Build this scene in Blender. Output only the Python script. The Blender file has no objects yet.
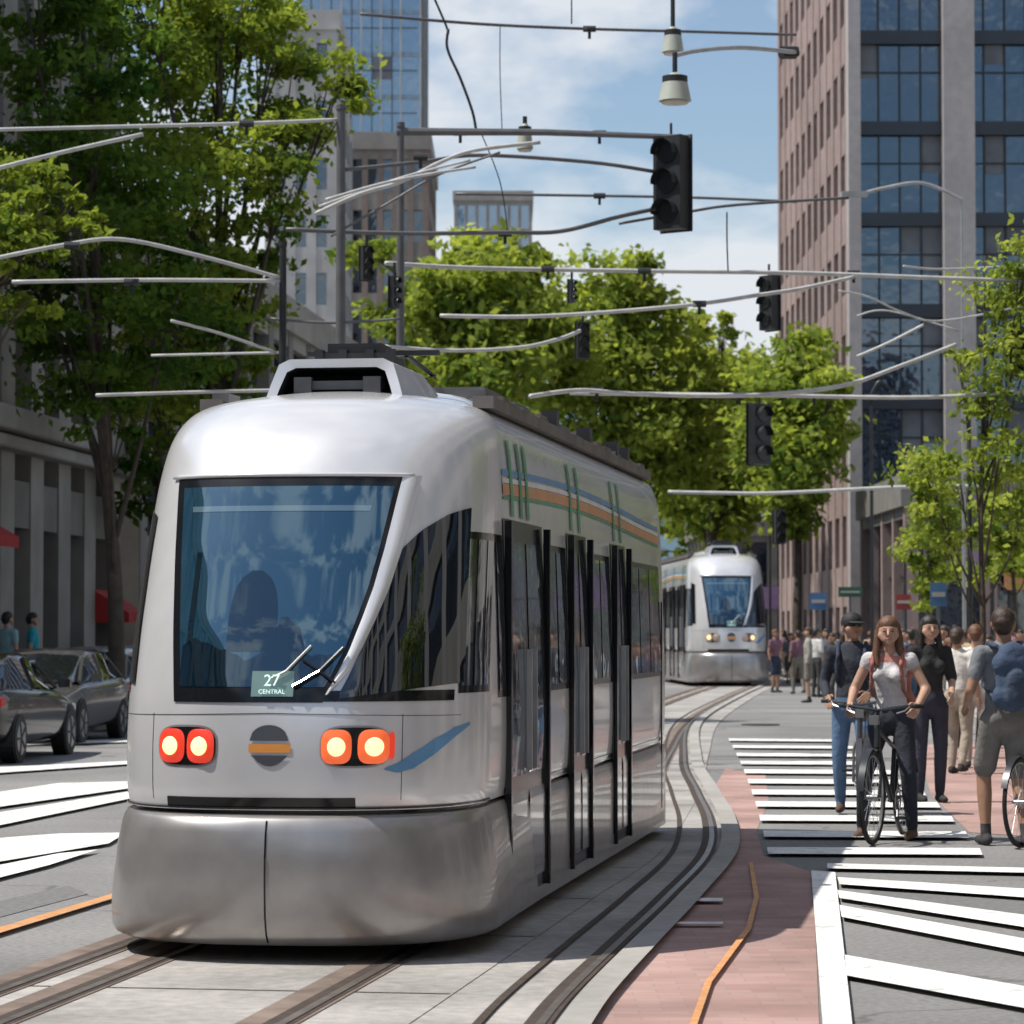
import bpy, math, random
import numpy as np
from mathutils import Vector, Matrix
random.seed(7); np.random.seed(7)
S=bpy.context.scene
COL=S.collection
CH=1.7; F=3000.0; HZ=632.0
def P(px,py,Y): return Vector(((px-512)/F*Y, Y, CH+(HZ-py)/F*Y))
def G(px,py,z=0.0):
    Y=F*(CH-z)/(py-HZ); return Vector(((px-512)/F*Y, Y, z))
# ------------------------------------------------------------ materials
def new_mat(name):
    m=bpy.data.materials.new(name); m.use_nodes=True
    return m,m.node_tree.nodes,m.node_tree.links,m.node_tree.nodes['Principled BSDF']
def mat(name,col,rough=0.6,metal=0.0,var=0.15,scale=3.0,bump=0.0,bscale=40,spec=0.5,emit=None,es=0,coat=0,var2=0,scale2=0.4,cracks=0,worn=None):
    m,n,l,b=new_mat(name)
    b.inputs['Roughness'].default_value=rough; b.inputs['Metallic'].default_value=metal
    b.inputs['Specular IOR Level'].default_value=spec; b.inputs['Coat Weight'].default_value=coat
    b.inputs['Coat Roughness'].default_value=0.05
    tc=n.new('ShaderNodeTexCoord')
    nz=n.new('ShaderNodeTexNoise'); nz.inputs['Scale'].default_value=scale; nz.inputs['Detail'].default_value=6
    l.new(tc.outputs['Object'],nz.inputs['Vector'])
    r=n.new('ShaderNodeMapRange'); r.inputs['From Min'].default_value=0.3; r.inputs['From Max'].default_value=0.7
    r.inputs['To Min'].default_value=1-var; r.inputs['To Max'].default_value=1+var
    l.new(nz.outputs['Fac'],r.inputs['Value'])
    mx=n.new('ShaderNodeVectorMath'); mx.operation='SCALE'; mx.inputs[0].default_value=col[:3]
    l.new(r.outputs[0],mx.inputs['Scale'])
    out=mx.outputs[0]
    def scaleby(out,fac):
        m2=n.new('ShaderNodeVectorMath'); m2.operation='SCALE'; l.new(out,m2.inputs[0]); l.new(fac,m2.inputs['Scale']); return m2.outputs[0]
    if var2:
        nz2=n.new('ShaderNodeTexNoise'); nz2.inputs['Scale'].default_value=scale2; nz2.inputs['Detail'].default_value=4
        l.new(tc.outputs['Object'],nz2.inputs['Vector'])
        r2=n.new('ShaderNodeMapRange'); r2.inputs['From Min'].default_value=0.35; r2.inputs['From Max'].default_value=0.65
        r2.inputs['To Min'].default_value=1-var2; r2.inputs['To Max'].default_value=1+var2
        l.new(nz2.outputs['Fac'],r2.inputs['Value']); out=scaleby(out,r2.outputs[0])
    if cracks:
        vv=n.new('ShaderNodeTexVoronoi'); vv.feature='DISTANCE_TO_EDGE'; vv.inputs['Scale'].default_value=cracks
        ad=n.new('ShaderNodeVectorMath'); ad.operation='MULTIPLY_ADD'; ad.inputs[1].default_value=(.8,.8,.8)
        n3=n.new('ShaderNodeTexNoise'); n3.inputs['Scale'].default_value=1.3; n3.inputs['Detail'].default_value=5
        l.new(tc.outputs['Object'],n3.inputs['Vector']); l.new(n3.outputs['Color'],ad.inputs[0]); l.new(tc.outputs['Object'],ad.inputs[2]); l.new(ad.outputs[0],vv.inputs['Vector'])
        r3=n.new('ShaderNodeMapRange'); r3.inputs['From Min'].default_value=0.002; r3.inputs['From Max'].default_value=0.006; r3.inputs['To Min'].default_value=.65; r3.inputs['To Max'].default_value=1
        l.new(vv.outputs['Distance'],r3.inputs['Value']); out=scaleby(out,r3.outputs[0])
    if worn:
        n4=n.new('ShaderNodeTexNoise'); n4.inputs['Scale'].default_value=5; n4.inputs['Detail'].default_value=12; n4.inputs['Roughness'].default_value=.75
        l.new(tc.outputs['Object'],n4.inputs['Vector'])
        r4=n.new('ShaderNodeMapRange'); r4.inputs['From Min'].default_value=.55; r4.inputs['From Max'].default_value=.64; r4.inputs['To Min'].default_value=0; r4.inputs['To Max'].default_value=.75
        l.new(n4.outputs['Fac'],r4.inputs['Value'])
        mm=n.new('ShaderNodeMix'); mm.data_type='RGBA'; mm.inputs['B'].default_value=(*worn,1); l.new(r4.outputs[0],mm.inputs['Factor']); l.new(out,mm.inputs['A']); out=mm.outputs['Result']
    l.new(out,b.inputs['Base Color'])
    if bump:
        bn=n.new('ShaderNodeTexNoise'); bn.inputs['Scale'].default_value=bscale; bn.inputs['Detail'].default_value=5
        l.new(tc.outputs['Object'],bn.inputs['Vector'])
        bp=n.new('ShaderNodeBump'); bp.inputs['Strength'].default_value=bump; bp.inputs['Distance'].default_value=0.02
        l.new(bn.outputs['Fac'],bp.inputs['Height']); l.new(bp.outputs[0],b.inputs['Normal'])
    if emit:
        b.inputs['Emission Color'].default_value=(*emit,1); b.inputs['Emission Strength'].default_value=es
    return m
def glass(name,col,refl=0.3,rough=0.03,wav=0.0,tint=(0.75,0.85,0.95)):
    m,n,l,b=new_mat(name)
    b.inputs['Base Color'].default_value=(*col,1); b.inputs['Roughness'].default_value=rough
    g=n.new('ShaderNodeBsdfGlossy'); g.inputs['Roughness'].default_value=rough; g.inputs['Color'].default_value=(*tint,1)
    mx=n.new('ShaderNodeMixShader'); mx.inputs[0].default_value=refl
    o=n['Material Output']
    l.new(b.outputs[0],mx.inputs[1]); l.new(g.outputs[0],mx.inputs[2]); l.new(mx.outputs[0],o.inputs['Surface'])
    if wav:
        tc=n.new('ShaderNodeTexCoord'); nz=n.new('ShaderNodeTexNoise'); nz.inputs['Scale'].default_value=1.3
        l.new(tc.outputs['Object'],nz.inputs['Vector'])
        bp=n.new('ShaderNodeBump'); bp.inputs['Strength'].default_value=wav; bp.inputs['Distance'].default_value=0.05
        l.new(nz.outputs['Fac'],bp.inputs['Height']); l.new(bp.outputs[0],g.inputs['Normal'])
    return m
M={}
M['asphalt']=mat('asphalt',(0.225,0.222,0.222),0.9,0,0.2,25,0.4,120,var2=0.2,scale2=0.3,cracks=.25)
M['concrete']=mat('track_concrete',(0.34,0.325,0.31),0.85,0,0.16,12,0.25,60,var2=0.25,scale2=0.7)
M['pave']=mat('sidewalk_concrete',(0.36,0.35,0.33),0.85,0,0.1,8,0.1,60,var2=0.12)
M['paint']=mat('white_road_paint',(0.78,0.78,0.76),0.7,0,0.14,14,0.1,80,var2=0.08,scale2=2,worn=(.36,.36,.36))
M['orange']=mat('orange_road_paint',(0.62,0.30,0.12),0.7,0,0.2,14,var2=.1,worn=(.35,.25,.2))
M['rail']=mat('rail_steel',(0.30,0.26,0.23),0.35,0.7,0.25,6)
M['groove']=mat('rail_groove',(0.06,0.043,0.035),0.8,0,0.3,9)
M['rust']=mat('rust_stained_concrete',(0.19,0.145,0.12),0.85,0,0.25,5,.2,50,var2=.2,scale2=1)
M['steel']=mat('galvanised_steel',(0.42,0.42,0.42),0.4,0.5,0.15,5)
M['grey']=mat('grey_painted_steel',(0.14,0.14,0.145),0.5,0.3,0.15,5)
M['ltsteel']=mat('pale_cable_sleeve',(0.54,0.54,0.53),0.5,0.1,0.15,5)
M['dark']=mat('dark_painted_metal',(0.03,0.032,0.035),0.45,0.2,0.2,6)
M['black']=mat('black_rubber',(0.012,0.012,0.013),0.6,0,0.2,10)
m,n,l,b=new_mat('red_brick_paving'); M['redpave']=m
tc=n.new('ShaderNodeTexCoord'); br=n.new('ShaderNodeTexBrick'); br.inputs['Scale'].default_value=2.2
br.inputs['Color1'].default_value=(0.37,0.225,0.20,1); br.inputs['Color2'].default_value=(0.42,0.28,0.255,1); br.inputs['Mortar'].default_value=(0.33,0.24,0.215,1)
br.inputs['Mortar Size'].default_value=0.012
l.new(tc.outputs['Object'],br.inputs['Vector'])
nz=n.new('ShaderNodeTexNoise'); nz.inputs['Scale'].default_value=0.9; nz.inputs['Detail'].default_value=6; l.new(tc.outputs['Object'],nz.inputs['Vector'])
mr=n.new('ShaderNodeMapRange'); mr.inputs['From Min'].default_value=.3; mr.inputs['From Max'].default_value=.7; mr.inputs['To Min'].default_value=.70; mr.inputs['To Max'].default_value=1.25
l.new(nz.outputs['Fac'],mr.inputs['Value']); vm=n.new('ShaderNodeVectorMath'); vm.operation='SCALE'
l.new(br.outputs['Color'],vm.inputs[0]); l.new(mr.outputs[0],vm.inputs['Scale']); l.new(vm.outputs[0],b.inputs['Base Color']); b.inputs['Roughness'].default_value=.85
# ------------------------------------------------------------ mesh builder
class MB:
    def __init__(s): s.v=[];s.f=[];s.m=[]
    def add(s,vs,fs,mi=0):
        o=len(s.v); s.v+= [tuple(v) for v in vs]; s.f+=[tuple(o+i for i in f) for f in fs]; s.m+=[mi]*len(fs)
    def box(s,c,sz,mi=0,rot=None):
        x,y,z=sz[0]/2,sz[1]/2,sz[2]/2
        vs=[Vector((a*x,b_*y,c_*z)) for a in(-1,1) for b_ in(-1,1) for c_ in(-1,1)]
        if rot is not None: vs=[rot@v for v in vs]
        c=Vector(c); vs=[v+c for v in vs]
        s.add(vs,[(0,1,3,2),(4,6,7,5),(0,4,5,1),(2,3,7,6),(0,2,6,4),(1,5,7,3)],mi)
    def cyl(s,a,b,ra,rb=None,n=12,mi=0):
        a=Vector(a);b=Vector(b); rb=ra if rb is None else rb
        d=(b-a).normalized(); u=d.orthogonal().normalized(); w=d.cross(u)
        vs=[]
        for c,r in((a,ra),(b,rb)):
            for i in range(n):
                t=2*math.pi*i/n; vs.append(c+u*(r*math.cos(t))+w*(r*math.sin(t)))
        fs=[(i,(i+1)%n,n+(i+1)%n,n+i) for i in range(n)]+[tuple(range(n-1,-1,-1)),tuple(range(n,2*n))]
        s.add(vs,fs,mi)
    def tube(s,pts,r,n=8,mi=0):
        pts=[Vector(p) for p in pts]; rs=r if isinstance(r,(list,tuple)) else [r]*len(pts)
        vs=[]; u=None
        for i,p in enumerate(pts):
            d=(pts[min(i+1,len(pts)-1)]-pts[max(i-1,0)]).normalized()
            u=d.orthogonal().normalized() if u is None else (u-d*u.dot(d)).normalized()
            w=d.cross(u)
            for k in range(n):
                t=2*math.pi*k/n; vs.append(p+u*(rs[i]*math.cos(t))+w*(rs[i]*math.sin(t)))
        fs=[]
        for i in range(len(pts)-1):
            for k in range(n): fs.append((i*n+k,i*n+(k+1)%n,(i+1)*n+(k+1)%n,(i+1)*n+k))
        fs+=[tuple(range(n-1,-1,-1)),tuple(range((len(pts)-1)*n,len(pts)*n))]
        s.add(vs,fs,mi)
    def grid(s,rows,mi=0,closed=False):
        nr=len(rows);nc=len(rows[0]); vs=[p for r in rows for p in r]
        fs=[]
        for i in range(nr-1):
            for j in range(nc if closed else nc-1):
                fs.append((i*nc+j,i*nc+(j+1)%nc,(i+1)*nc+(j+1)%nc,(i+1)*nc+j))
        s.add(vs,fs,mi)
    def torus(s,c,axis,R,r,n=32,k=8,mi=0):
        axis=Vector(axis).normalized(); u=axis.orthogonal().normalized(); w=axis.cross(u); c=Vector(c); vs=[]
        for i in range(n):
            t=2*math.pi*i/n; d=u*math.cos(t)+w*math.sin(t)
            for j in range(k):
                q=2*math.pi*j/k; vs.append(c+d*(R+r*math.cos(q))+axis*(r*math.sin(q)))
        s.add(vs,[(i*k+j,((i+1)%n)*k+j,((i+1)%n)*k+(j+1)%k,i*k+(j+1)%k) for i in range(n) for j in range(k)],mi)
    def build(s,name,mats,parent=None,smooth=False,bevel=0,autosm=False):
        me=bpy.data.meshes.new(name); me.from_pydata(s.v,[],s.f)
        for mm in mats: me.materials.append(mm)
        me.polygons.foreach_set('material_index',s.m)
        me.update()
        import bmesh
        bm=bmesh.new(); bm.from_mesh(me); bmesh.ops.recalc_face_normals(bm,faces=bm.faces); bm.to_mesh(me); bm.free()
        if smooth or autosm: me.polygons.foreach_set('use_smooth',[True]*len(me.polygons))
        if autosm: me.set_sharp_from_angle(angle=math.radians(40))
        ob=bpy.data.objects.new(name,me); COL.objects.link(ob)
        if parent: ob.parent=parent
        if bevel:
            bv=ob.modifiers.new('b','BEVEL'); bv.width=bevel; bv.segments=2; bv.limit_method='ANGLE'
        return ob
def empty(name,loc=(0,0,0),rz=0,sc=(1,1,1)):
    e=bpy.data.objects.new(name,None); e.location=loc; e.rotation_euler=(0,0,rz); e.scale=sc; COL.objects.link(e); return e
def smooth_curve(pts,n=8):
    pts=[Vector(p) for p in pts]; out=[]
    for i in range(len(pts)-1):
        p0=pts[max(i-1,0)];p1=pts[i];p2=pts[i+1];p3=pts[min(i+2,len(pts)-1)]
        for k in range(n):
            t=k/n; out.append(0.5*((2*p1)+(p2-p0)*t+(2*p0-5*p1+4*p2-p3)*t*t+(3*p1-p0-3*p2+p3)*t**3))
    out.append(pts[-1]); return out
# ------------------------------------------------------------ ground
b=MB(); b.add([(-900,-300,0),(900,-300,0),(900,1500,0),(-900,1500,0)],[(0,1,2,3)]); b.build('ground',[M['asphalt']])
SX=0.0893
def lane(name,c0,c1,y0,y1,z,mt,kerb=0,extra=0):
    b=MB(); v=[(c0+SX*y0,y0,z),(c1+SX*y0,y0,z),(c1+SX*y1,y1,z),(c0+SX*y1,y1,z)]
    if kerb:
        lo=[(x,y,-0.05) for x,y,_ in v]; b.add(v+lo,[(0,1,2,3),(0,4,5,1),(1,5,6,2),(2,6,7,3),(3,7,4,0)])
    else: b.add(v,[(0,1,2,3)])
    return b.build(name,[mt])
lane('left_sidewalk',-40,-11.8,30,260,0.13,M['pave'],1)
lane('right_sidewalk',3.6,40,50,260,0.13,M['pave'],1)
def poly(name,pts,z,mt):
    b=MB(); b.add([tuple(G(x,y)[:2])+(z,) for x,y in pts],[tuple(range(len(pts)))]); return b.build(name,[mt])
def ribbon(bm_,pts,w,z,mi=0):
    pts=smooth_curve([(p[0],p[1],0) for p in pts],12); L=[];R=[]
    for i,p in enumerate(pts):
        d=(pts[min(i+1,len(pts)-1)]-pts[max(i-1,0)]).normalized(); nn=Vector((d.y,-d.x,0))
        L.append((p.x-nn.x*w/2,p.y-nn.y*w/2,z)); R.append((p.x+nn.x*w/2,p.y+nn.y*w/2,z))
    bm_.grid([L,R],mi)
poly('brick_pavement',[(560,1040),(640,950),(690,890),(722,835),(712,790),(725,768),(765,775),(768,800),(756,830),(762,855),(812,872),(818,1040)],0.004,M['redpave'])
poly('brick_pavement',[(915,745),(1060,738),(1060,838),(968,832),(930,795)],0.004,M['redpave'])
T0=Vector((-1.25,15.3,0)); TB=Vector((0.155,0.988,0)); TR=Vector((0.988,-0.155,0))
def tl(x,b_): 
    v=T0+TB*b_+TR*x; return (v.x,v.y)
mb=MB()
trackC=[(-0.4,9),(0.0,12.0),(0.22,13.9),(0.56,16.3),(0.98,19.2),(1.48,23),(1.76,27),(1.95,32),(2.28,40),(3.4,57),(5.6,77),(7.8,95),(10,112)]
def off(pts,o): 
    r=[]
    for i,p in enumerate(pts):
        a=Vector(pts[max(i-1,0)]);c=Vector(pts[min(i+1,len(pts)-1)]); d=(c-a).normalized(); r.append((p[0]+d.y*o,p[1]-d.x*o))
    return r
ribbon(mb,off(trackC,-0.60),1.45,0.008)
c1=[tl(0,-6),tl(0,-3),tl(0,0),tl(0,4),tl(0,8),(0.58,29),(1.05,34.5),(1.60,42),(2.8,57),(5.0,77),(7.2,95),(9.4,112)]
ribbon(mb,c1,2.3,0.012)
mb.build('track_bed',[M['concrete']])
mb=MB()
cc=smooth_curve([(p[0],p[1],0) for p in c1],12)
dist=0
for i in range(1,len(cc)-1):
    dist+=(cc[i]-cc[i-1]).length
    if dist>2.4:
        dist=0; d=(cc[i+1]-cc[i-1]).normalized(); nn=Vector((d.y,-d.x,0)); p=cc[i]
        mb.add([p-nn*1.14+Vector((0,0,.0145)),p+nn*1.14+Vector((0,0,.0145)),p+nn*1.14+d*.022+Vector((0,0,.0145)),p-nn*1.14+d*.022+Vector((0,0,.0145))],[(0,1,2,3)])
mb.build('slab_joints',[M['groove']])
mb=MB()
for o in(-0.98,-0.6,0.6): 
    ribbon(mb,off(c1,o-.05),0.27,0.0165,2); ribbon(mb,off(c1,o),0.13,0.0185,1); ribbon(mb,off(c1,o+0.02),0.045,0.0225,0)
ribbon(mb,off(trackC,0.0),0.12,0.0205,1); ribbon(mb,off(trackC,0.015),0.04,0.0245,0)
ribbon(mb,off(trackC,-0.26),0.04,0.0205,1)
mb.build('tram_rails',[M['rail'],M['groove'],M['rust']])
mb=MB(); ribbon(mb,off(trackC,0.17),0.15,0.045,0); mb.build('track_kerb_strip',[M['pave']])
mb=MB()
for px,py,r in((760,725,.35),):
    c=G(px,py); mb.cyl((c.x,c.y,0.0),(c.x,c.y,.022),r,n=28)
mb.build('manhole_cover',[mat('cast_iron',(.10,.09,.085),.6,.5,.3,20,.6,30)])
poly('asphalt_patch',[(860,905),(1010,925),(1045,915),(1045,900),(870,890)],0.004,mat('dark_asphalt_patch',(.17,.17,.172),.9,0,.2,20,.3,100))
poly('asphalt_patch',[(-20,905),(70,885),(90,893),(-20,922)],0.004,bpy.data.materials['dark_asphalt_patch'])
mk=[]
def mark(pts,mt='paint'): mk.append((pts,mt))
mark([(810,873),(834,875),(852,1045),(822,1045)])
for a in [((826,866),(1045,871),(1045,876),(826,871)),((836,880),(1045,893),(1045,902),(838,887)),((836,893),(1045,921),(1045,934),(838,901)),
          ((838,908),(1045,946),(1045,960),(840,920)),((842,958),(1045,994),(1045,1016),(845,979)),((853,1035),(900,1045),(853,1045))]:
    mark(list(a))
ys=[741,748,756,764,773,783,794,806,820,836,853]
for i,y in enumerate(ys):
    t=i/10; x0=728+t*38; x1=838+t*140; h=2.2+t*4.5
    mark([(x0,y-h/2),(x1,y-h/2+1),(x1+3,y+h/2+1),(x0+1,y+h/2)])
for k in range(4):
    x=905+k*28; mark([(x,700+k*3),(x+16,700+k*3),(x+10,702+k*3),(x-6,702+k*3)])
for a in [((-20,770),(140,762),(140,765),(-20,776)),((-20,797),(60,785),(139,783),(139,789),(-20,812)),((-20,818),(139,792),(139,799),(-20,832)),
          ((-20,842),(60,836),(128,835),(110,846),(-20,868)),((-20,872),(60,856),(100,852),(50,868),(-20,886)),((-20,744),(140,741),(140,743),(-20,748))]:
    mark(list(a))
mark([(-20,937),(116,896),(118,900),(-20,943)],'orange')
mark([(684,1040),(704,985),(745,930),(753,900),(748,865),(752,865),(758,900),(750,932),(711,985),(692,1040)],'orange')
mark([(672,925),(722,925),(722,927),(672,927)]); mark([(690,901),(722,901),(722,904),(690,904)])
for nm,mt in(('crosswalk_marking','paint'),('lane_line','orange')):
    mb=MB()
    for pts,t in mk:
        if t==mt: mb.add([tuple(G(x,y)[:2])+(0.0285,) for x,y in pts],[tuple(range(len(pts)))])
    mb.build(nm,[M[mt]])
# ------------------------------------------------------------ tram
silver=mat('silver_body_paint',(0.78,0.78,0.795),0.25,0.42,0.04,1.2,coat=0.5,var2=.04,scale2=3)
silver2=mat('silver_skirt',(0.40,0.385,0.38),0.3,0.6,0.08,1.5,coat=0.3,bump=0.06,bscale=2.5,var2=.06,scale2=6)
sidep=mat('silver_side_panel',(0.55,0.53,0.54),0.18,0.5,0.05,1.0,coat=0.5,bump=0.16,bscale=1.6)
wglass=glass('windshield_glass',(0.012,0.045,0.075),0.18,0.02,0,(.50,.78,1.0))
wdash=glass('windshield_lower_glass',(0.004,0.012,0.02),0.12,0.02,0,(.50,.78,1.0))
wband=glass('windshield_sunblind',(0.10,0.16,0.20),0.18,0.05,0,(.55,.80,.98))
sglass=glass('side_window_glass',(0.045,0.048,0.05),0.30,0.03,0.6)
frit=mat('black_glass_frame',(0.008,0.009,0.011),0.12,0,0.1,3)
roofm=mat('roof_equipment_grey',(0.15,0.135,0.125),0.6,0.2,0.3,4)
stripe=[mat('orange_stripe',(0.62,0.29,0.12),0.35,0.1),mat('blue_stripe',(0.12,0.28,0.52),0.35,0.1),mat('green_stripe',(0.06,0.30,0.15),0.35,0.1),mat('white_stripe',(0.74,0.74,0.74),0.35,0.1)]
lampO=mat('lit_amber_lamp',(0.9,0.5,0.2),0.3,0,0,1,emit=(1.0,0.60,0.27),es=2.0)
lampR=mat('red_lamp_lens',(0.6,0.03,0.02),0.2,0,0.1,5,emit=(1.0,0.07,0.03),es=0.5)
lampA=mat('amber_lamp_lens',(0.75,0.14,0.04),0.2,0,0.1,5,emit=(1.0,0.15,0.05),es=0.55)
lampC=mat('clear_lamp_lens',(0.55,0.42,0.35),0.2,0.2,0.1,5)
signm=mat('destination_display',(0.10,0.16,0.16),0.4,0,0.1,9,emit=(0.2,0.33,0.33),es=0.3)
signt=mat('display_digits',(0.7,0.9,0.85),0.4,0,0,1,emit=(0.75,0.95,0.9),es=0.5)
lgd=mat('logo_dark',(.06,.065,.08),.4); lgo=mat('logo_orange',(.65,.26,.05),.4); swb=mat('swoosh_blue',(.16,.36,.6),.3,.3); cabg=glass('cab_side_glass',(0.008,0.009,0.01),0.09,0.02)
MM=2.6
zk=[0.79,0.84,1.1,1.35,1.7,2.1,2.5,2.70,2.83,2.93,3.0,3.045,3.07]
nk=[0.06,0.04,0.05,0.08,0.18,0.34,0.53,0.66,0.80,0.98,1.15,1.4,1.75]
wk=[.955,.965,.972,.97,.962,.95,.935,.92,.90,.86,.79,.68,.42]
ZT=3.07
zs_=np.linspace(0.79,ZT,240); ns_=np.interp(zs_,zk,nk); ws_=np.interp(zs_,zk,wk)
ker=np.ones(13)/13
def sm(a):
    p=np.pad(a,6,mode='reflect',reflect_type='odd'); return np.convolve(p,ker,'valid')
ns_=sm(sm(ns_)); ws_=sm(sm(ws_))
def nz_(z): return float(np.interp(z,zs_,ns_))
def wz_(z): return float(np.interp(z,zs_,ws_))
D=1.1
LT=10.6
def surf(u,z,off_=0,w=None,nn=None,L=LT):
    w=wz_(z) if w is None else w; nn=nz_(z) if nn is None else nn
    sg=1 if u>=0 else -1; a=abs(u)
    if a<=1:
        th=a*math.pi/2; s_=math.sin(th);c=math.cos(th)
        x=w*s_**(2/MM); y=nn+D*(1-c**(2/MM))
        nx=(s_**(2-2/MM))/w; ny=-(c**(2-2/MM))/D
        q=math.hypot(nx,ny); nx/=q; ny/=q
    elif a<=2:
        x=w; y=nn+D+(a-1)*(L-0.6-nn-D); nx,ny=1,0
    else:
        th=(3-a)*math.pi/2; s_=math.sin(th);c=math.cos(th)
        x=w*max(s_,0)**(0.5); y=L-0.6+0.6*max(c,0)**(0.6); nx,ny=1,0
    return Vector((sg*(x+nx*off_),y+ny*off_,z))
def ux(xr):
    return math.asin(min(1,abs(xr))**(MM/2))/(math.pi/2)*(1 if xr>=0 else -1)
us=list(np.linspace(-3,-2,9))+list(np.linspace(-2,-1,11))[1:]+list(np.linspace(-1,1,81))[1:]+list(np.linspace(1,2,11))[1:]+list(np.linspace(2,3,9))[1:]
def make_tram(name,loc,rz,sc,detail=True,lampm=None,code='27'):
    e=empty(name,loc,rz,sc)
    b=MB(); rows=[]
    for z in list(np.linspace(0.79,0.86,4))+list(np.linspace(0.9,2.6,26))+list(np.linspace(2.63,ZT,22)):
        rows.append([surf(u,z) for u in us])
    b.grid(rows); 
    b.add(rows[-1],[tuple(range(len(us)))])
    b.add([surf(u,0.79) for u in us],[tuple(range(len(us)))])
    b.build('body_shell',[silver],e,autosm=True)
    b=MB(); rows=[]
    zz=[0.10,0.12,0.16,0.25,0.4,0.55,0.68,0.74,0.765,0.77]; nn=[0.10,0.05,0.01,-0.02,-0.03,-0.03,-0.01,0.01,0.04,0.08]; ww=[1.0,1.03,1.04,1.035,1.025,1.005,.985,.97,.96,.94]
    for z,q,w in zip(zz,nn,ww):
        r=[]
        for u in us:
            k=1 if abs(u)<=1 else max(0,1-(abs(u)-1)*6)
            r.append(surf(u,z,0,w=(w*k+min(w,.975)*(1-k)),nn=q))
        rows.append(r)
    b.grid(rows); b.add(rows[0],[tuple(range(len(us)))]); b.add(rows[-1],[tuple(range(len(us)))])
    b.build('front_skirt',[silver2],e,autosm=True)
    b=MB()
    b.grid([[surf(u,z,0,w=0.93,nn=0.10) for u in us] for z in(0.765,0.80)])
    def patch(fL,fR,z0,z1,off_,mi,nz=10,nu=16,bb=b):
        rows=[]
        for i in range(nz+1):
            z=z0+(z1-z0)*i/nz; a,c=fL(z),fR(z)
            rows.append([surf(ux((a+(c-a)*j/nu)/wz_(z)),z,off_) for j in range(nu+1)])
        bb.grid(rows,mi)
    patch(lambda z:-0.56,lambda z:0.44,0.80,0.855,0.004,0,2)
    XL=lambda z:float(np.interp(z,[1.34,1.8,2.53],[-.53,-.58,-.66])); XR=lambda z:float(np.interp(z,[1.34,1.40,1.5,1.6,1.76,1.93,2.12,2.3,2.53],[.27,.295,.345,.39,.44,.485,.52,.545,.575]))
    patch(XL,XR,1.34,2.52,0.006,0,30,40)
    patch(lambda z:XL(z)+.045,lambda z:XR(z)-.03,1.42,2.47,0.010,1,30,40)
    patch(lambda z:XL(z)+.11,lambda z:XR(z)-.12,2.335,2.365,0.0125,4,3,20)
    rows=[]
    xsd=np.linspace(-.50,.31,24); top=[1.60+.05*math.sin(i*.5)+(.10 if 14<i<19 else 0)+(.03 if i%7<3 else 0) for i in range(24)]
    for r in range(8): rows.append([surf(ux(min(x,XR(1.42+(t-1.42)*r/7)-.035)/wz_(1.5)),1.425+(t-1.425)*r/7,.0125) for x,t in zip(xsd,top)])
    b.grid(rows,3)
    rows=[]
    for z in np.linspace(1.62,2.12,10): rows.append([surf(ux(x/.95),z,.0118) for x in (-.47,-.44)])
    b.grid(rows,3)
    rows=[]
    for z in np.linspace(1.6,2.02,12):
        k=math.sqrt(max(0,1-((z-1.6)/.425)**4)); rows.append([surf(ux((-.12+q*.13*k)/.95),z,.0118) for q in (-1,-.5,0,.5,1)])
    b.grid(rows,3)
    patch(lambda z:.20,lambda z:.87,1.345,1.40,0.0065,0,3,30)
    for sg in(1,-1):
        x0=.36 if sg>0 else .84
        xs=np.linspace(x0,.925,40); rows=[]
        kt=np.interp(xs,[.36,.40,.46,.52,.57,.63,.72,.84,.925],[1.39,1.47,1.62,1.82,2.02,2.14,2.24,2.33,2.37])
        for r in range(13):
            row=[]
            for x,zt in zip(xs,kt):
                z0=float(np.interp(x,[.36,.95],[1.36,1.44])); z=z0+(zt-z0)*r/12
                row.append(surf(sg*ux(x/.99),z,0.008))
            rows.append(row)
        b.grid(rows,2)
    b.build('windshield',[frit,wglass,cabg,wdash,wband],e,smooth=True)
    b=MB(); rows=[]
    for z in np.linspace(1.38,2.53,30):
        a=XR(z)-.004; wd=float(np.interp(z,[1.38,1.5,1.9,2.2,2.53],[.012,.05,.075,.085,.09]))
        rows.append([surf(ux((a+wd*k/4)/wz_(z)),z,.010+.012*math.sin(math.pi*k/4)) for k in range(5)])
    b.grid(rows); b.build('windshield_pillar',[silver],e,smooth=True)
    b=MB()
    pts=[surf(ux(x/wz_(2.53)),2.53,0.012) for x in np.linspace(-.69,.62,30)]; b.tube(pts,0.012,6)
    b.build('visor_lip',[silver],e,smooth=True)
    b=MB(); b.tube([surf(0.0,z,0.0,w=1.0,nn=q-0.001) for z,q in zip([.12,.16,.25,.4,.55,.68,.74],[.05,.01,-.02,-.03,-.03,-.01,.01])],0.005,6)
    b.tube([surf(u,0.80,0.002,w=.96,nn=0.045) for u in np.linspace(-1,1,40)],0.006,5)
    b.tube([surf(ux(x/.972),1.285-.02*abs(x),.001) for x in np.linspace(-.9,.9,40)],.0018,4)
    for x in(-.66,.66): b.tube([surf(ux(x/.972),z,.001) for z in np.linspace(.84,1.28,10)],.0018,4)
    b.build('skirt_seam',[frit],e)
    b=MB()
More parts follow.
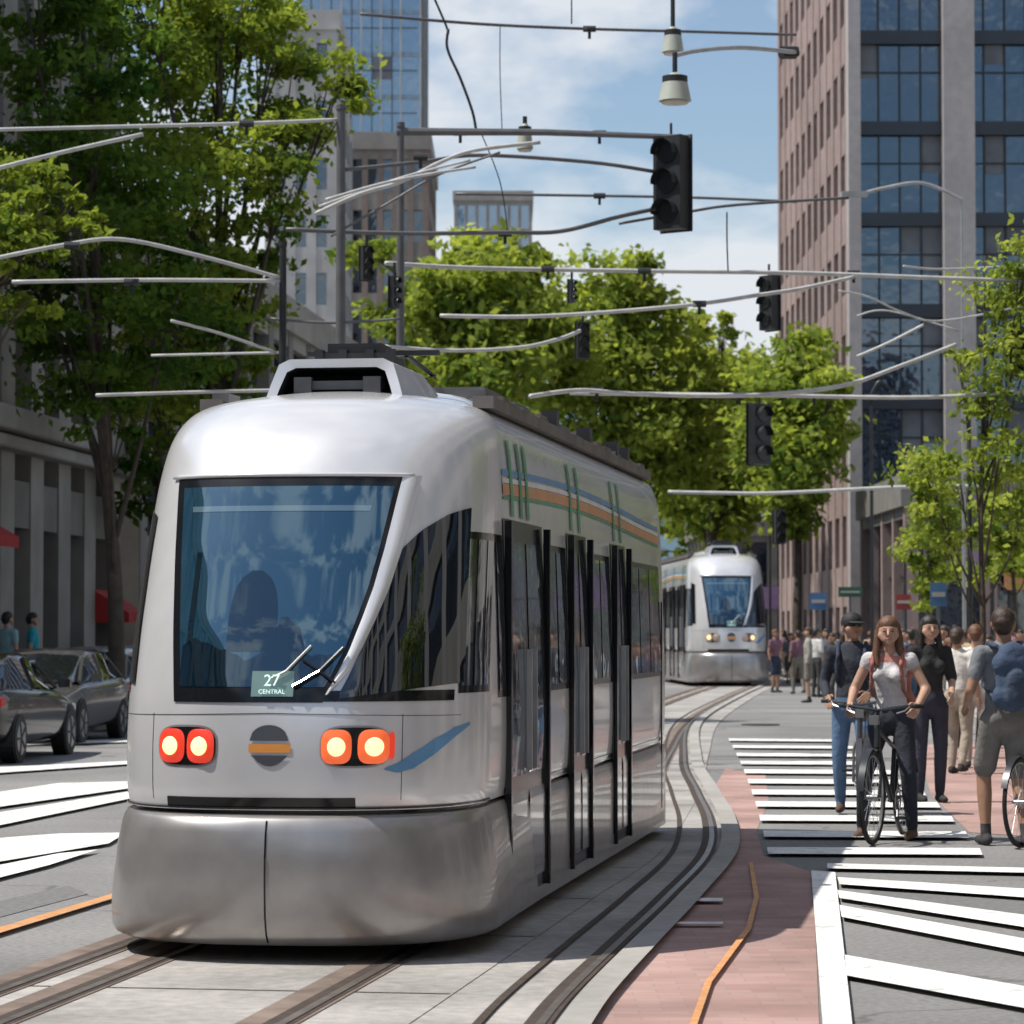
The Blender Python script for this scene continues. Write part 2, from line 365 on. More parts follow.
    def pill(cx,cz,hw,hh,off_,mi,n=28,pw=3.2,dome=0.0):
        W=.972; vs=[surf(ux(cx/W),cz,off_+dome)]
        for k,(q,dd) in enumerate([(0.5,dome*.8),(0.85,dome*.4),(1,0)]):
            for i in range(n):
                t=2*math.pi*i/n; c,s_=math.cos(t),math.sin(t)
                x=cx+q*hw*abs(c)**(2/pw)*(1 if c>0 else -1); z=cz+q*hh*abs(s_)**(2/pw)*(1 if s_>0 else -1)
                vs.append(surf(ux(x/W),z,off_+dd))
        fs=[(0,1+i,1+(i+1)%n) for i in range(n)]
        for k in range(2):
            for i in range(n): fs.append((1+k*n+i,1+k*n+(i+1)%n,1+(k+1)*n+(i+1)%n,1+(k+1)*n+i))
        b.add(vs,fs,mi)
    for cx,cz in((-.445,1.115),(.435,1.115)):
        pill(cx+0.00,cz,.172,.108,.003,5)
        pill(cx+0.00,cz,.162,.098,.006,0)
    far=(code=='7')
    for cx in(-.53,-.365,.345,.525):
        cz=1.115
        pill(cx,cz,.076,.088,.010,7 if far else (1 if cx<0 else 6),dome=.015)
        if not far or cx in(-.53,.525): pill(cx,cz,.044,.048,.026,2,pw=2,dome=.012)
    if not far: pill(.61,1.12,.012,.07,.012,1)
    for (xs_,zl,zh,mi) in (((-.10,.10),lambda t:1.145,lambda t:1.150+.075*math.sqrt(max(0,1-t*t)),3),((-.105,.115),lambda t:1.085,lambda t:1.128,4),((-.09,.10),lambda t:1.07-.055*(1-t*t),lambda t:1.07,3)):
        rows=[[],[]]
        for i in range(17):
            t=-1+i/8; x=(xs_[0]+xs_[1])/2+(xs_[1]-xs_[0])/2*t
            rows[0].append(surf(ux(x/.972),zl(t),.005)); rows[1].append(surf(ux(x/.972),zh(t),.005))
        b.grid(rows,mi)
    b.build('lamp_cluster',[frit,lampR,lampO,lgd,lgo,silver2,lampA,lampC],e,smooth=True)
    b=MB(); patch(lambda z:-.10,lambda z:.12,1.37,1.50,.016,0,2,6,bb=b); b.build('destination_sign',[signm],e)
    for tx,sz,zz2 in((code,.085,1.425),('CENTRAL',.032,1.385)):
        cu=bpy.data.curves.new('route_number','FONT'); cu.body=tx; cu.size=sz; cu.extrude=.002; cu.align_x='CENTER'
        ob=bpy.data.objects.new('route_number',cu); COL.objects.link(ob); ob.parent=e; cu.materials.append(signt)
        ob.location=(0.01,nz_(1.4)-0.030,zz2); ob.rotation_euler=(math.radians(78),0,0)
    b=MB()
    b.tube([surf(ux(x/.97),z,.03) for x,z in((.0,1.46),(.08,1.5),(.2,1.63))],.007,6,1)
    b.tube([surf(ux(x/.97),z,.035) for x,z in((.12,1.42),(.25,1.5),(.36,1.62))],.009,6,0)
    b.tube([surf(ux(x/.97),z,.035) for x,z in((.16,1.56),(.25,1.5),(.33,1.44))],.007,6,0)
    b.build('wiper',[frit,M['ltsteel']],e)
    b=MB(); rows=[[],[]]
    for x,z,h in((.58,1.0,.004),(.64,1.005,.025),(.71,1.04,.04),(.80,1.11,.04),(.88,1.18,.025),(.93,1.22,.008)):
        for k,dz in enumerate((-h,h)): rows[k].append(surf(ux(x/.972),z+dz,.005))
    b.grid(rows); b.build('blue_swoosh',[swb],e)
    b=MB()
    def sq(b0,b1,z0,z1,off_,mi,sg):
        zl=np.linspace(z0,z1,7); rows=[[Vector((sg*(wz_(max(z,.80))+off_+(.014 if z<.79 else 0)),y,z)) for y in np.linspace(b0,b1,6)] for z in zl]
        b.grid(rows,mi)
    for sg in(1,-1):
        b.grid([[surf(sg*u,z,.004) for u in np.linspace(.70,.97,16)] for z in np.linspace(1.38,2.24,8)],0)
        for (ua,ub) in((.71,.79),(.81,.88),(.90,.96)):
            b.grid([[surf(sg*u,z,.007) for u in np.linspace(ua,ub,10)] for z in np.linspace(1.42,2.2,8)],1)
        wins=[(1.42,1.62),(3.3,3.72),(3.78,4.2),(5.35,5.9),(5.96,6.5),(7.62,8.3),(8.36,9.0),(9.06,9.8)]
        for a,c in wins: sq(a-.03,c+.03,1.34,2.24,.004,0,sg); sq(a,c,1.38,2.2,.008,1,sg)
        for a,c in((1.7,3.2),(4.3,5.25),(6.62,7.5)):
            sq(a,c,.18,2.34,.006,0,sg)
            mid=(a+c)/2
            for p,q in((a+.10,mid-.06),(mid+.06,c-.10)):
                sq(p,q,.88,2.22,.010,1,sg); sq(p,q,.26,.82,.010,2,sg)
                b.box((sg*(wz_(1.2)+.03),(p if p>mid else q)+(.04 if p>mid else -.04),1.25),(.03,.02,.7),3)
            for y in(a,c): b.box((sg*(wz_(1.3)+.01),y,1.25),(.04,.05,2.15),0)
        for y in(3.25,4.25,5.3,6.56,7.56,9.85): b.box((sg*(wz_(1.2)+.002),y,1.1),(.012,.02,1.7),0)
        for k,(zz_,h,mi) in enumerate(((2.595,.018,5),(2.55,.014,7),(2.50,.032,4),(2.452,.010,6))):
            rows=[[Vector((sg*(wz_(z)+.005),y,z)) for y in np.linspace(1.75,9.9,24) for z in [zz_+dz+.05*math.sin((y-1.5)*.5)]] for dz in(-h,h)]
            b.grid(rows,mi)
        for y in(2.0,2.35,2.6,4.5,4.9,6.8,7.2): sq(y,y+.10,2.36,2.80,.009,6,sg)
        sq(1.65,9.9,.80,.83,.006,0,sg)
    b.build('side_windows_and_doors',[frit,sglass,sidep,M['steel'],stripe[0],stripe[1],stripe[2],stripe[3]],e,smooth=False)
    b=MB()
    def hump(y0,y1,hw,z0,z1,mi):
        rows=[]
        for y,k in((y0,0),(y0+.25,.6),(y0+.6,1),(y1-.3,1),(y1,.2)):
            r=[]
            for i in range(17):
                t=math.pi*i/16; r.append(Vector((hw*math.cos(t),y,z0-.03+(z1-z0+.03)*k*math.sin(t)**.55)))
            rows.append(r)
        b.grid(rows,mi)
    hump(2.4,10.3,.60,3.03,3.17,0)
    for sg in(1,-1):
        b.box((sg*.80,6.0,3.01),(.12,8.2,.07),1)
        rr_=random.Random(3)
        for k in range(17): b.box((sg*(.77+rr_.uniform(-.03,.03)),2.1+k*.48,3.05+rr_.uniform(0,.015)),(.10,rr_.uniform(.2,.38),.05),1+2*(k%3==0))
    for y in(4.6,6.3,7.9,8.6): b.box((.80,y,3.09),(.10,.12,.13),2)
    b.build('roof_fairing',[silver,roofm,M['dark'],M['grey']],e,autosm=True)
    b=MB()
    hoop=[(-.40,3.0),(-.37,3.10),(-.33,3.215),(-.27,3.245),(.27,3.245),(.33,3.215),(.37,3.10),(.40,3.0)]
    hp=[Vector((x,1.65+(3.25-z)*-.25,z)) for x,z in hoop]; hi=[Vector((p.x*.86,p.y,3.0+(p.z-3.0)*.80)) for p in hp]; b.grid([hp,hi],0)
    b.grid([hp,[Vector((p.x*1.03,2.5,p.z+.0)) for p in hp],[Vector((p.x*1.05,3.3,3.0+(p.z-3.0)*.3)) for p in hp]],0); b.grid([hi,[Vector((p.x,2.3,p.z)) for p in hi]],1)
    b.box((0,2.2,3.09),(.66,.04,.22),1); b.box((0,1.75,3.10),(.5,.1,.05),3)
    for x in(-.2,.2): b.box((x,1.70,3.10),(.10,.06,.09),3)
    b.box((0,2.35,3.29),(.42,.5,.06),1); b.box((0,2.3,3.35),(.32,.3,.06),1)
    for x in(-.2,-.06,.1,.22): b.box((x,2.12,3.30),(.05,.06,.08),1)
    for sg in(-1,1):
        b.tube([(sg*.2,2.8,3.2),(sg*.22,3.5,3.30),(sg*.2,2.7,3.36)],.018,6,1)
    b.box((0,2.7,3.37),(.8,.05,.03),1)
    for y,l_ in((3.8,.7),(5.0,.6),(6.9,.8),(8.0,.6)): b.box((.3,y,3.19),(.5,l_,.07),3)
    b.build('pantograph_unit',[silver,M['dark'],M['steel'],M['grey']],e,autosm=True)
    b=MB()
    b.box((0,5.2,.17),(1.6,8.6,.10),0)
    for y in(1.6,2.5,7.6,8.5):
        for sg in(-1,1): b.cyl((sg*.53,y,.30),(sg*.66,y,.30),.28,n=24,mi=0)
    b.build('bogies',[M['black'],M['dark']],e)
    return e
YAW=-math.atan2(.155,.988)
make_tram('tram',T0,YAW,(1,1,1))
make_tram('tram',(6.80,93,0),math.radians(2.5),(1.27,1.3,1.37),code='7')
# ------------------------------------------------------------ cars
carglass=glass('car_window_glass',(.015,.018,.02),.25,.03)
tyre=M['black']; rim=mat('alloy_rim',(.45,.45,.46),.3,.8,.1,8); carlamp=mat('car_tail_lamp',(.45,.02,.02),.2); carhead=mat('clear_lamp',(.7,.7,.7),.15,.3)
def car(loc,rz,col,sc=1.0):
    e=empty('parked_car',loc,rz,(sc,)*3)
    paint=mat('car_paint',col,.22,.5,.04,2,coat=.8)
    b=MB(); rows=[]
    st=[(-2.25,.60,.40,.60),(-2.2,.74,.32,.68),(-2.05,.82,.24,.74),(-1.5,.87,.21,.85),(-.9,.89,.20,.93),(0,.90,.20,.95),(1.2,.90,.20,.98),(1.8,.87,.23,1.0),(2.1,.82,.28,.97),(2.22,.74,.34,.90),(2.26,.6,.42,.8)]
    for y,hw,zb,zt in st:
        h=[(0,zb),(hw*.85,zb),(hw*.97,zb+.08),(hw*1.02,.55),(hw*1.01,zt-.14),(hw*.95,zt-.03),(hw*.8,zt),(0,zt+.025)]
        ring=[(x,y,z) for x,z in h]+[(-x,y,z) for x,z in h[-2:0:-1]]
        rows.append(ring)
    b.grid(rows,0,closed=True); b.add(rows[0],[tuple(range(14))]); b.add(rows[-1],[tuple(range(14))])
    o=b.build('body',[paint],e,smooth=True); ss=o.modifiers.new('s','SUBSURF'); ss.levels=ss.render_levels=2
    b=MB(); rows=[]
    for y,hb,top in((-1.05,.76,.94),(-.35,.80,1.36),(.1,.81,1.44),(.9,.81,1.45),(1.45,.79,1.34),(1.95,.74,1.0)):
        h=[(hb,.90),(hb-.015,.97 if top>.98 else .93),(hb-.17,top-.09 if top>1.1 else top),(hb-.26,top-.02),(0,top+.01)]
        rows.append([(x,y,z) for x,z in h]+[(-x,y,z) for x,z in h[-2::-1]])
    b.grid(rows,0)
    for i in range(5):
        for j in range(8):
            if i in(1,2,3) and j in(2,3,4,5): b.m[i*8+j]=1
    b.build('windows',[carglass,paint],e,smooth=True,autosm=True)
    b=MB()
    for sg in(-1,1):
        for a,c in((( -1.05,.76,.94),(-.35,.63,1.29)),((-.35,.63,1.29),(1.45,.62,1.27)),((1.45,.62,1.27),(1.95,.74,.98)),((.35,.80,.95),(.35,.64,1.36))):
            b.cyl((sg*a[1],a[0],a[2]),(sg*c[1],c[0],c[2]),.028,n=6)
        b.box((sg*.97,-.75,1.0),(.16,.12,.11),0)
    b.build('pillars',[paint],e)
    b=MB()
    for sg in(-1,1):
        for y in(-1.38,1.38):
            b.cyl((sg*.70,y,.34),(sg*.893,y,.34),.36,n=28,mi=0)
            b.cyl((sg*.74,y,.32),(sg*.906,y,.32),.315,n=28,mi=0)
            b.cyl((sg*.80,y,.32),(sg*.912,y,.32),.215,n=20,mi=1)
            for k in range(5):
                t=k*2*math.pi/5; b.box((sg*.915,y+.11*math.cos(t),.32+.11*math.sin(t)),(.012,.03,.20),2,Matrix.Rotation(math.pi/2-t,3,'X').transposed())
    b.build('wheels',[tyre,rim,M['dark']],e)
    b=MB()
    for sg in(-1,1):
        b.box((sg*.62,2.17,.78),(.30,.12,.15),0); b.box((sg*.62,-2.12,.64),(.32,.16,.11),1)
        b.box((sg*.80,2.03,.80),(.10,.26,.13),0)
    b.box((0,2.245,.60),(.50,.03,.13),1); b.box((0,-2.25,.52),(1.0,.03,.14),2); b.box((0,2.25,.36),(1.3,.05,.12),2)
    b.build('lamps',[carlamp,carhead,M['black']],e,bevel=.02)
ca=-math.atan(SX)
for Y,col,fl,px in((40.5,(.03,.028,.028),math.pi,-18),(47,(.15,.145,.14),0,48),(53.0,(.46,.47,.48),0,96),(60,(.35,.35,.36),0,130),(68.5,(.3,.3,.3),0,150),(76,(.05,.05,.06),0,165)):
    car(((px-512)/F*Y,Y,0),ca+fl,col,1.0)
# ------------------------------------------------------------ buildings
bglass=glass('office_glass',(.018,.024,.035),.16,.05,.3)
blindm=mat('window_blind',(.16,.17,.19),.6,0,.3,1)
def building(name,x0,y0,w,d,h,rz,wall,gl,floors,bf,bs,pier=.5,span=.9,rec=.35,base=None,parap=1.0,mull=0,front=None,fspan=None,trim=True):
    e=empty(name,(x0,y0,0),rz)
    c=MB(); c.box((w/2,d/2,h/2-.05),(w-2*rec,d-2*rec,h-.1),0)
    c.build('windows',[gl],e)
    b=MB(); fh=h/floors
    for (n_,L,fr) in((bf,w,True),(bs,d,False)):
        for i in range(n_+1):
            t=i*(L-pier)/n_+pier/2
            for s_ in(0,1):
                if fr:
                    if front is not None and s_==0: continue
                    b.box((t,rec/2 if s_==0 else d-rec/2,h/2),(pier,rec+.006,h),0)
                else:
                    if 0<i<n_: b.box((rec/2 if s_==0 else w-rec/2,t,h/2),(rec+.006,pier,h),0)
                    else: b.box((rec/2-.005 if s_==0 else w-rec/2+.005,t+(.002 if i==0 else -.002),h/2),(rec+.03,pier-.03,h-.01),0)
    if front:
        for x,ww in front: b.box((x,.05,h/2),(ww,.75,h+.02),2)
    for k in range(floors+1):
        z=k*fh
        if fspan: b.box((w/2,.25,z),(w-.05,.14,fspan),3)
        else: b.box((w/2,.12+.03,z),(w-.05,.24,span),1)
        b.box((w/2,d-.15,z),(w-.05,.24,span),1)
        b.box((.15,d/2,z+.004),(.24,d-.05,span-.01),1); b.box((w-.15,d/2,z+.004),(.24,d-.05,span-.01),1)
    b.box((w/2,d/2,h+parap/2),(w+.3,d+.3,parap),1)
    b.build('walls',[wall,base or wall,beige,spdark],e)
    if mull:
        m_=MB()
        nm=int(w/mull)
        for i in range(nm): m_.box(((i+.5)*mull,rec-.04,h/2),(.06,.10,h),0)
        nm=int(d/mull)
        for i in range(nm): m_.box((rec-.04,(i+.5)*mull,h/2),(.10,.06,h),0); m_.box((w-rec+.04,(i+.5)*mull,h/2),(.10,.06,h),0)
        for k in range(floors):
            m_.box((w/2,rec-.035,k*fh+fh*.62),(w-.6,.09,.05),0)
            m_.box((rec-.035,d/2,k*fh+fh*.62),(.09,d-.6,.05),0)
        m_.build('mullions',[M['dark']],e)
        bl=MB(); r_=random.Random(int(w*7)); sp=fspan or span
        for k in range(floors):
            for i in range(int(w/mull)-1):
                if r_.random()<.28:
                    hh=r_.uniform(.3,.9)*fh*.6; bl.box(((i+1)*mull,rec-.012,(k+1)*fh-sp/2-hh/2),(mull-.1,.012,hh),0)
        bl.build('window_blinds',[blindm],e)
    return e
stone=mat('grey_stone',(.29,.27,.245),.8,0,.12,1.5,.15,12,var2=.15); stoned=mat('dark_stone',(.18,.17,.155),.8,0,.15,1.5,.15,12)
brickm=mat('red_brown_masonry',(.27,.20,.185),.85,0,.14,3,.2,20,var2=.14,scale2=.2); beige=mat('pale_pink_granite',(.38,.35,.345),.75,0,.1,3,.1,20,var2=.08); spdark=mat('dark_spandrel_panel',(.03,.037,.05),.3,.1,.2,.5)
conc=mat('pale_concrete',(.42,.42,.415),.8,0,.1,1,.1,10,var2=.12); brown=mat('brown_brick',(.27,.215,.185),.85,0,.1,3)
building('stone_shop_building',-14.5+SX*48-16,48,16,19,16.5,ca,stone,bglass,4,7,8,1.0,.9,.4,stoned,mull=1.2)
building('shop_building',-14.5+SX*69-16,69,16,42,10.5,ca,stoned,bglass,3,6,12,.8,.8,.35,stone,mull=1.4)
redf=mat('red_awning_fabric',(.40,.03,.03),.8)
def awn(e,y,l_,z,out):
    b=MB(); b.add([(0.02,y,z),(0.02,y+l_,z),(out,y+l_,z-.5),(out,y,z-.5),(out,y,z-.7),(out,y+l_,z-.7)],[(0,1,2,3),(3,2,5,4)])
    b.add([(0.02,y,z),(out,y,z-.5),(out,y,z-.7),(.02,y,z-.7)],[(0,1,2,3)]); b.build('canopy',[redf],e)
e=empty('shop_awning',(-14.5+SX*48,48,0),ca); awn(e,3.6,2.1,3.9,.9)
e=empty('shop_awning',(-14.5+SX*48,48,0),ca); awn(e,15.3,1.6,2.6,.8)
e=empty('shop_awning',(-14.5+SX*69,69,0),ca); awn(e,2,3,2.7,1.0)
e=empty('shop_cornice',(-14.5+SX*48,48,0),ca); b=MB(); b.box((.25,9.5,5.6),(.7,19.2,.45)); b.box((.18,9.5,5.2),(.5,19.1,.25)); b.box((.22,9.5,9.4),(.5,19.1,.25))
b.build('moulding',[stone],e,bevel=.05)
blueglass=glass('blue_tower_glass',(.05,.13,.22),.35,.05,.2)
building('glass_tower',-15.6,220,8.9,18,95,0,conc,blueglass,30,6,8,.12,.35,.1,mat('tower_spandrel',(.2,.28,.36),.4),mull=1.5)
building('concrete_office_block',-12.4,150,3.6,14,32,0,conc,bglass,11,3,6,.5,1.3,.25)
building('brown_office_block',-10.4,172,5.6,16,29.5,0,brown,bglass,10,6,6,.35,1.1,.25,stone)
building('distant_office_block',-5.8,300,7.8,15,45,0,stone,blueglass,14,7,6,.3,.8,.2)
building('office_tower',12.4,110,26,29,44,0,brickm,glass('tower_glass',(.010,.018,.038),.15,.04,.35,(.6,.8,1.0)),13,8,11,1.0,1.5,.45,brickm,mull=.78,
   front=[(.2,.45),(4.05,1.15),(7.9,1.1),(11.7,1.1),(15.5,1.1),(19.4,1.1),(23.3,1.1),(25.8,.45)],fspan=.5)
e=building('corner_shop',9.5,150,30,12,6.5,0,stoned,bglass,2,9,4,.5,.6,.3)
sg=MB(); cols=[mat('shop_sign_purple',(.22,.14,.26),.6),mat('shop_sign_orange',(.4,.18,.08),.6),mat('shop_sign_blue',(.06,.14,.28),.6)]
for i in range(3): sg.box((2+i*5.5,-.12,3.4),(3.6,.12,1.1),i)
sg.build('shop_signs',cols,e)
e=building('shop_row',12.2,93,20,12,5.6,0,brickm,bglass,1,8,4,.4,.7,.3,stoned,mull=1.3)
sg=MB()
for i in range(4): sg.box((1.4+i*2.6,-.1,3.9-.3*(i%2)),(1.9,.12,.7+.5*(i%2)),i%3)
sg.build('shop_signs',cols,e)
building('unseen_reflection_block',9.6,-30,14,75,17,0,beige,bglass,5,6,22,.8,1.2,.4,stone)  # unseen building added on the right for reflections in the tram side
building('unseen_reflection_block',-30,-60,50,16,12,0,conc,bglass,4,16,5,.8,1.1,.4,stone)  # unseen block added behind the camera for the tram front to reflect
building('unseen_brick_block',-34,-30,16,70,14,0,brown,bglass,4,5,22,.8,1.1,.4,stone)  # out-of-view block added beside the camera, also for reflections
hillm=mat('hill_forest_haze',(.10,.16,.22),.95,0,.15,.02)
b=MB(); rows=[[],[]]
for i in range(80):
    x=-500+i*13; h=50+16*math.sin(i*.21)+8*math.sin(i*.53+1)+3*math.sin(i*1.7)
    rows[0].append((x,760,0)); rows[1].append((x,800,h if h>5 else 5))
rows.append([(p[0],900,0) for p in rows[0]])
b.grid(rows); b.build('hills',[hillm],smooth=True)
# ------------------------------------------------------------ trees
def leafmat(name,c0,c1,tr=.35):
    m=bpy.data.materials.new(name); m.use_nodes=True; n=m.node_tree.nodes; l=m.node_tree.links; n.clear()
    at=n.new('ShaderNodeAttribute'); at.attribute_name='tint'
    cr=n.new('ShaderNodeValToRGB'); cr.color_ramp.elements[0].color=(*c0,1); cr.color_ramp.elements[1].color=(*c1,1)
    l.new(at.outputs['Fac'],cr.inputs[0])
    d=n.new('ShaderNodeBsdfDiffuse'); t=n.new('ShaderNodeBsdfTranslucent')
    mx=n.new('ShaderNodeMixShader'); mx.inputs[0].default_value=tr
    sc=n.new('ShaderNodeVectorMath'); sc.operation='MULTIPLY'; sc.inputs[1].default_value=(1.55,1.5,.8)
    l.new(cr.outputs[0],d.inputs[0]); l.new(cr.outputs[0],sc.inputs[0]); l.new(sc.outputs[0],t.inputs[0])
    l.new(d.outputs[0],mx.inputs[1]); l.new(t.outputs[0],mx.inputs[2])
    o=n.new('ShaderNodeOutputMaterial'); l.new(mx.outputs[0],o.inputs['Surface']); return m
bark=mat('bark',(.08,.065,.05),.9,0,.3,6,.5,15)
def tree(name,base,blobs,nclump,nleaf,ls,lm,tr=.15,dens=.5,seed=1,flat=.5,spread=1.0):
    rng=np.random.RandomState(seed); e=empty(name,base)
    bv=Vector(base); bl=[(Vector(c)-bv,r) for c,r in blobs]
    b=MB(); zt=max(c.z for c,_ in bl); zl=min(c.z for c,_ in bl)
    mx=sum(c.x for c,_ in bl)/len(bl)
    tp=smooth_curve([(0,0,0),(mx*.15+.05,0,zl*.5),(mx*.4,.05,zl),(mx*.7,-.05,(zl+zt)/2),(mx,0,zt)],4)
    b.tube(tp,[tr*(1-.85*i/(len(tp)-1)) for i in range(len(tp))],8)
    for c,r in bl:
        st=tp[max(3,min(len(tp)-3,int(len(tp)*(c.z*.62)/zt)))]
        mid=(st+c)/2+Vector((0,0,-.15)); q=smooth_curve([st,mid,c],3); b.tube(q,[tr*.4*(1-.7*i/(len(q)-1)) for i in range(len(q))],6)
        for k in range(5):
            dd=Vector(rng.normal(size=3)).normalized()*r*.8; b.tube([c*.5+mid*.5,c+dd*.5,c+dd],[tr*.14,tr*.09,tr*.04],4)
    b.build('trunk',[bark],e,smooth=True)
    C=[];T=[];Nn=[]
    tot=sum(r**2 for _,r in bl)
    for c,r in bl:
        k=max(4,int(nclump*r*r/tot))
        for _ in range(k):
            d=rng.normal(size=3); d/=np.linalg.norm(d); rr=r*(.35+.85*rng.rand()**.6)
            cc=np.array(c)+d*rr*np.array([1,1,.9]); cr=r*(.11+.17*rng.rand())*spread
            m_=int(nleaf*(.4+1.2*rng.rand())); p=cc+rng.normal(size=(m_,3))*cr*np.array([1.1,1.1,flat])
            C.append(p); T.append(np.clip(rng.rand()*.6+rng.rand(m_)*.35+.22*max(0,d[2])-.04,0,1)); Nn.append(np.tile(d,(m_,1)))  # blob tops tinted lighter: sunlit highlights put into the leaf colour
    C=np.concatenate(C);T=np.concatenate(T);Nn=np.concatenate(Nn); N=len(C)
    nrm=rng.normal(size=(N,3))+Nn*.6+np.array([0,0,.7]); nrm/=np.linalg.norm(nrm,axis=1)[:,None]
    a=np.cross(nrm,rng.normal(size=(N,3))); a/=np.linalg.norm(a,axis=1)[:,None]; bb=np.cross(nrm,a)
    s1=(ls*(.6+.8*rng.rand(N)))[:,None]; s2=s1*.55
    V=np.stack([C-a*s1,C-bb*s2+nrm*s1*.15,C+a*s1,C+bb*s2+nrm*s1*.15],axis=1).reshape(-1,3)
    me=bpy.data.meshes.new('foliage'); me.vertices.add(4*N); me.vertices.foreach_set('co',V.ravel())
    me.loops.add(4*N); me.loops.foreach_set('vertex_index',np.arange(4*N)); me.polygons.add(N)
    me.polygons.foreach_set('loop_start',np.arange(0,4*N,4)); me.polygons.foreach_set('loop_total',np.full(N,4)); me.update()
    at=me.attributes.new('tint','FLOAT','FACE'); at.data.foreach_set('value',T.astype(np.float32)); me.materials.append(lm)
    o=bpy.data.objects.new('foliage',me); COL.objects.link(o); o.parent=e
def blobs(lst,Y,seed,dy=1.0):
    r=random.Random(seed); return [(P(px,py,Y+r.uniform(-dy,dy)),rp*Y/F) for px,py,rp in lst]
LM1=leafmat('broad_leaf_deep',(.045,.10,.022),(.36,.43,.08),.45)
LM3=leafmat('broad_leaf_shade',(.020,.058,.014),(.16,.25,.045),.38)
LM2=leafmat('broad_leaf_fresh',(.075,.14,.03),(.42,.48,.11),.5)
def gb(px,Y): return (((px-512)/F*Y),Y,0)
tree('unseen_reflection_tree',gb(118,50),blobs([(70,150,80),(30,250,60),(110,250,80),(90,50,80),(90,350,60),(165,330,70),(30,60,45),(60,310,55),(110,430,38),(20,-10,50)],50,1),150,95,.085,LM3,.16,seed=1)
tree('unseen_reflection_tree',gb(215,56),blobs([(215,50,85),(300,95,58),(190,190,90),(285,170,55),(200,300,75),(150,400,65),(225,375,45),(140,-20,60),(250,250,55),(240,-5,55),(330,100,38),(60,150,50),(270,40,40)],56,2),210,100,.09,LM1,.18,seed=2)
tree('unseen_reflection_tree',gb(165,64),blobs([(165,460,60),(110,380,70),(200,440,50),(60,200,80),(140,120,90),(200,30,70)],64,9),70,90,.11,LM3,.16,seed=12)
tree('unseen_reflection_tree',gb(-45,44),blobs([(10,180,40),(35,215,30),(20,250,30),(70,205,25),(15,310,28),(80,235,20),(40,180,25),(-30,240,50)],44,22,.6),70,60,.08,LM1,.10,seed=41)
tree('unseen_reflection_tree',gb(490,112),blobs([(480,300,50),(525,320,50),(445,345,42),(515,265,32),(470,258,26),(430,290,30),(490,370,48),(550,360,42),(395,320,26),(365,245,24)],112,3,2),300,50,.2,LM2,.25,seed=3,flat=.75,spread=1.25)
tree('unseen_reflection_tree',gb(625,118),blobs([(622,290,38),(600,335,46),(655,350,46),(640,420,56),(580,400,48),(560,330,32),(690,380,36),(610,470,48),(680,450,42),(640,270,18)],118,4,2),310,50,.2,LM2,.25,seed=4,flat=.75,spread=1.25)
tree('unseen_reflection_tree',gb(705,126),blobs([(715,400,46),(740,460,48),(700,490,42),(690,340,26),(745,380,32),(720,510,38),(725,325,14)],126,5,2),210,50,.2,LM2,.22,seed=5,flat=.75,spread=1.25)
tree('unseen_reflection_tree',gb(795,104),blobs([(785,400,40),(800,360,28),(820,430,30),(790,470,38),(832,390,20),(770,440,28),(800,510,26),(838,440,16)],104,6,1.5),210,50,.17,LM2,.2,seed=6,flat=.75,spread=1.25)
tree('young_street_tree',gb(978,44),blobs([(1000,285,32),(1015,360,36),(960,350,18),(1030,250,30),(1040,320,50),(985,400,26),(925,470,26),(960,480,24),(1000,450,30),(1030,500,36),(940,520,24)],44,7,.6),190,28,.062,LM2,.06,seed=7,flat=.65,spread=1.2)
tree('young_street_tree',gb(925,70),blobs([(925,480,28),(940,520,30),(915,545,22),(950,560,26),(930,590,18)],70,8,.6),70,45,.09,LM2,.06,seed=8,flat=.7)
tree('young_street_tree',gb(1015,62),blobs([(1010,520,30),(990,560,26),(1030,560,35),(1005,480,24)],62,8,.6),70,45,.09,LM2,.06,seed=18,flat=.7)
tree('unseen_reflection_tree',gb(745,190),blobs([(735,530,20),(760,545,22),(780,530,18),(700,540,22),(665,520,24),(650,550,20)],190,8,1),60,60,.24,LM2,.2,seed=28)
tree('unseen_reflection_tree',(7.6,12,0),[(Vector((7.8,12,4.5)),1.4),(Vector((7.4,13,5.5)),1.3),(Vector((8,11,6)),1.2)],50,60,.11,LM1,.12,seed=31)  # out-of-frame tree added for the tram side to reflect
tree('unseen_reflection_tree',(7.8,26,0),[(Vector((8.2,26,4.5)),1.4),(Vector((7.9,27,5.5)),1.3),(Vector((8.2,25,6)),1.2)],50,60,.11,LM1,.12,seed=32)  # second unseen tree added for reflections
# ------------------------------------------------------------ overhead gear
e=empty('overhead_cables'); b=MB()
def cab(lst,Y0,Y1,r,mi):
    n=len(lst)-1; pts=[P(x,y,Y0+(Y1-Y0)*i/n) for i,(x,y) in enumerate(lst)]; b.tube(smooth_curve(pts,6),r*.88,7,mi)
cab([(-40,128),(120,124),(240,121),(338,117)],36,38,.028,0)
cab([(-40,175),(60,150),(140,132)],34,36,.03,0)
cab([(-30,262),(60,244),(120,238),(200,255),(280,277)],36,38,.03,0)
cab([(10,281),(140,279),(282,280)],37,38,.03,0)
cab([(360,10),(480,20),(590,25),(700,28),(798,31)],40,44,.025,2)
cab([(315,212),(360,192),(400,180),(440,160),(475,148),(540,140)],36,38,.03,0)
cab([(325,198),(380,182),(430,172),(475,165)],36,37,.022,0)
cab([(318,205),(400,176),(470,158)],36.5,37,.02,0)
cab([(330,235),(390,200),(440,172),(500,150)],38,38,.018,2)
cab([(340,168),(420,160),(480,153),(590,160),(658,170)],38,40,.03,2)
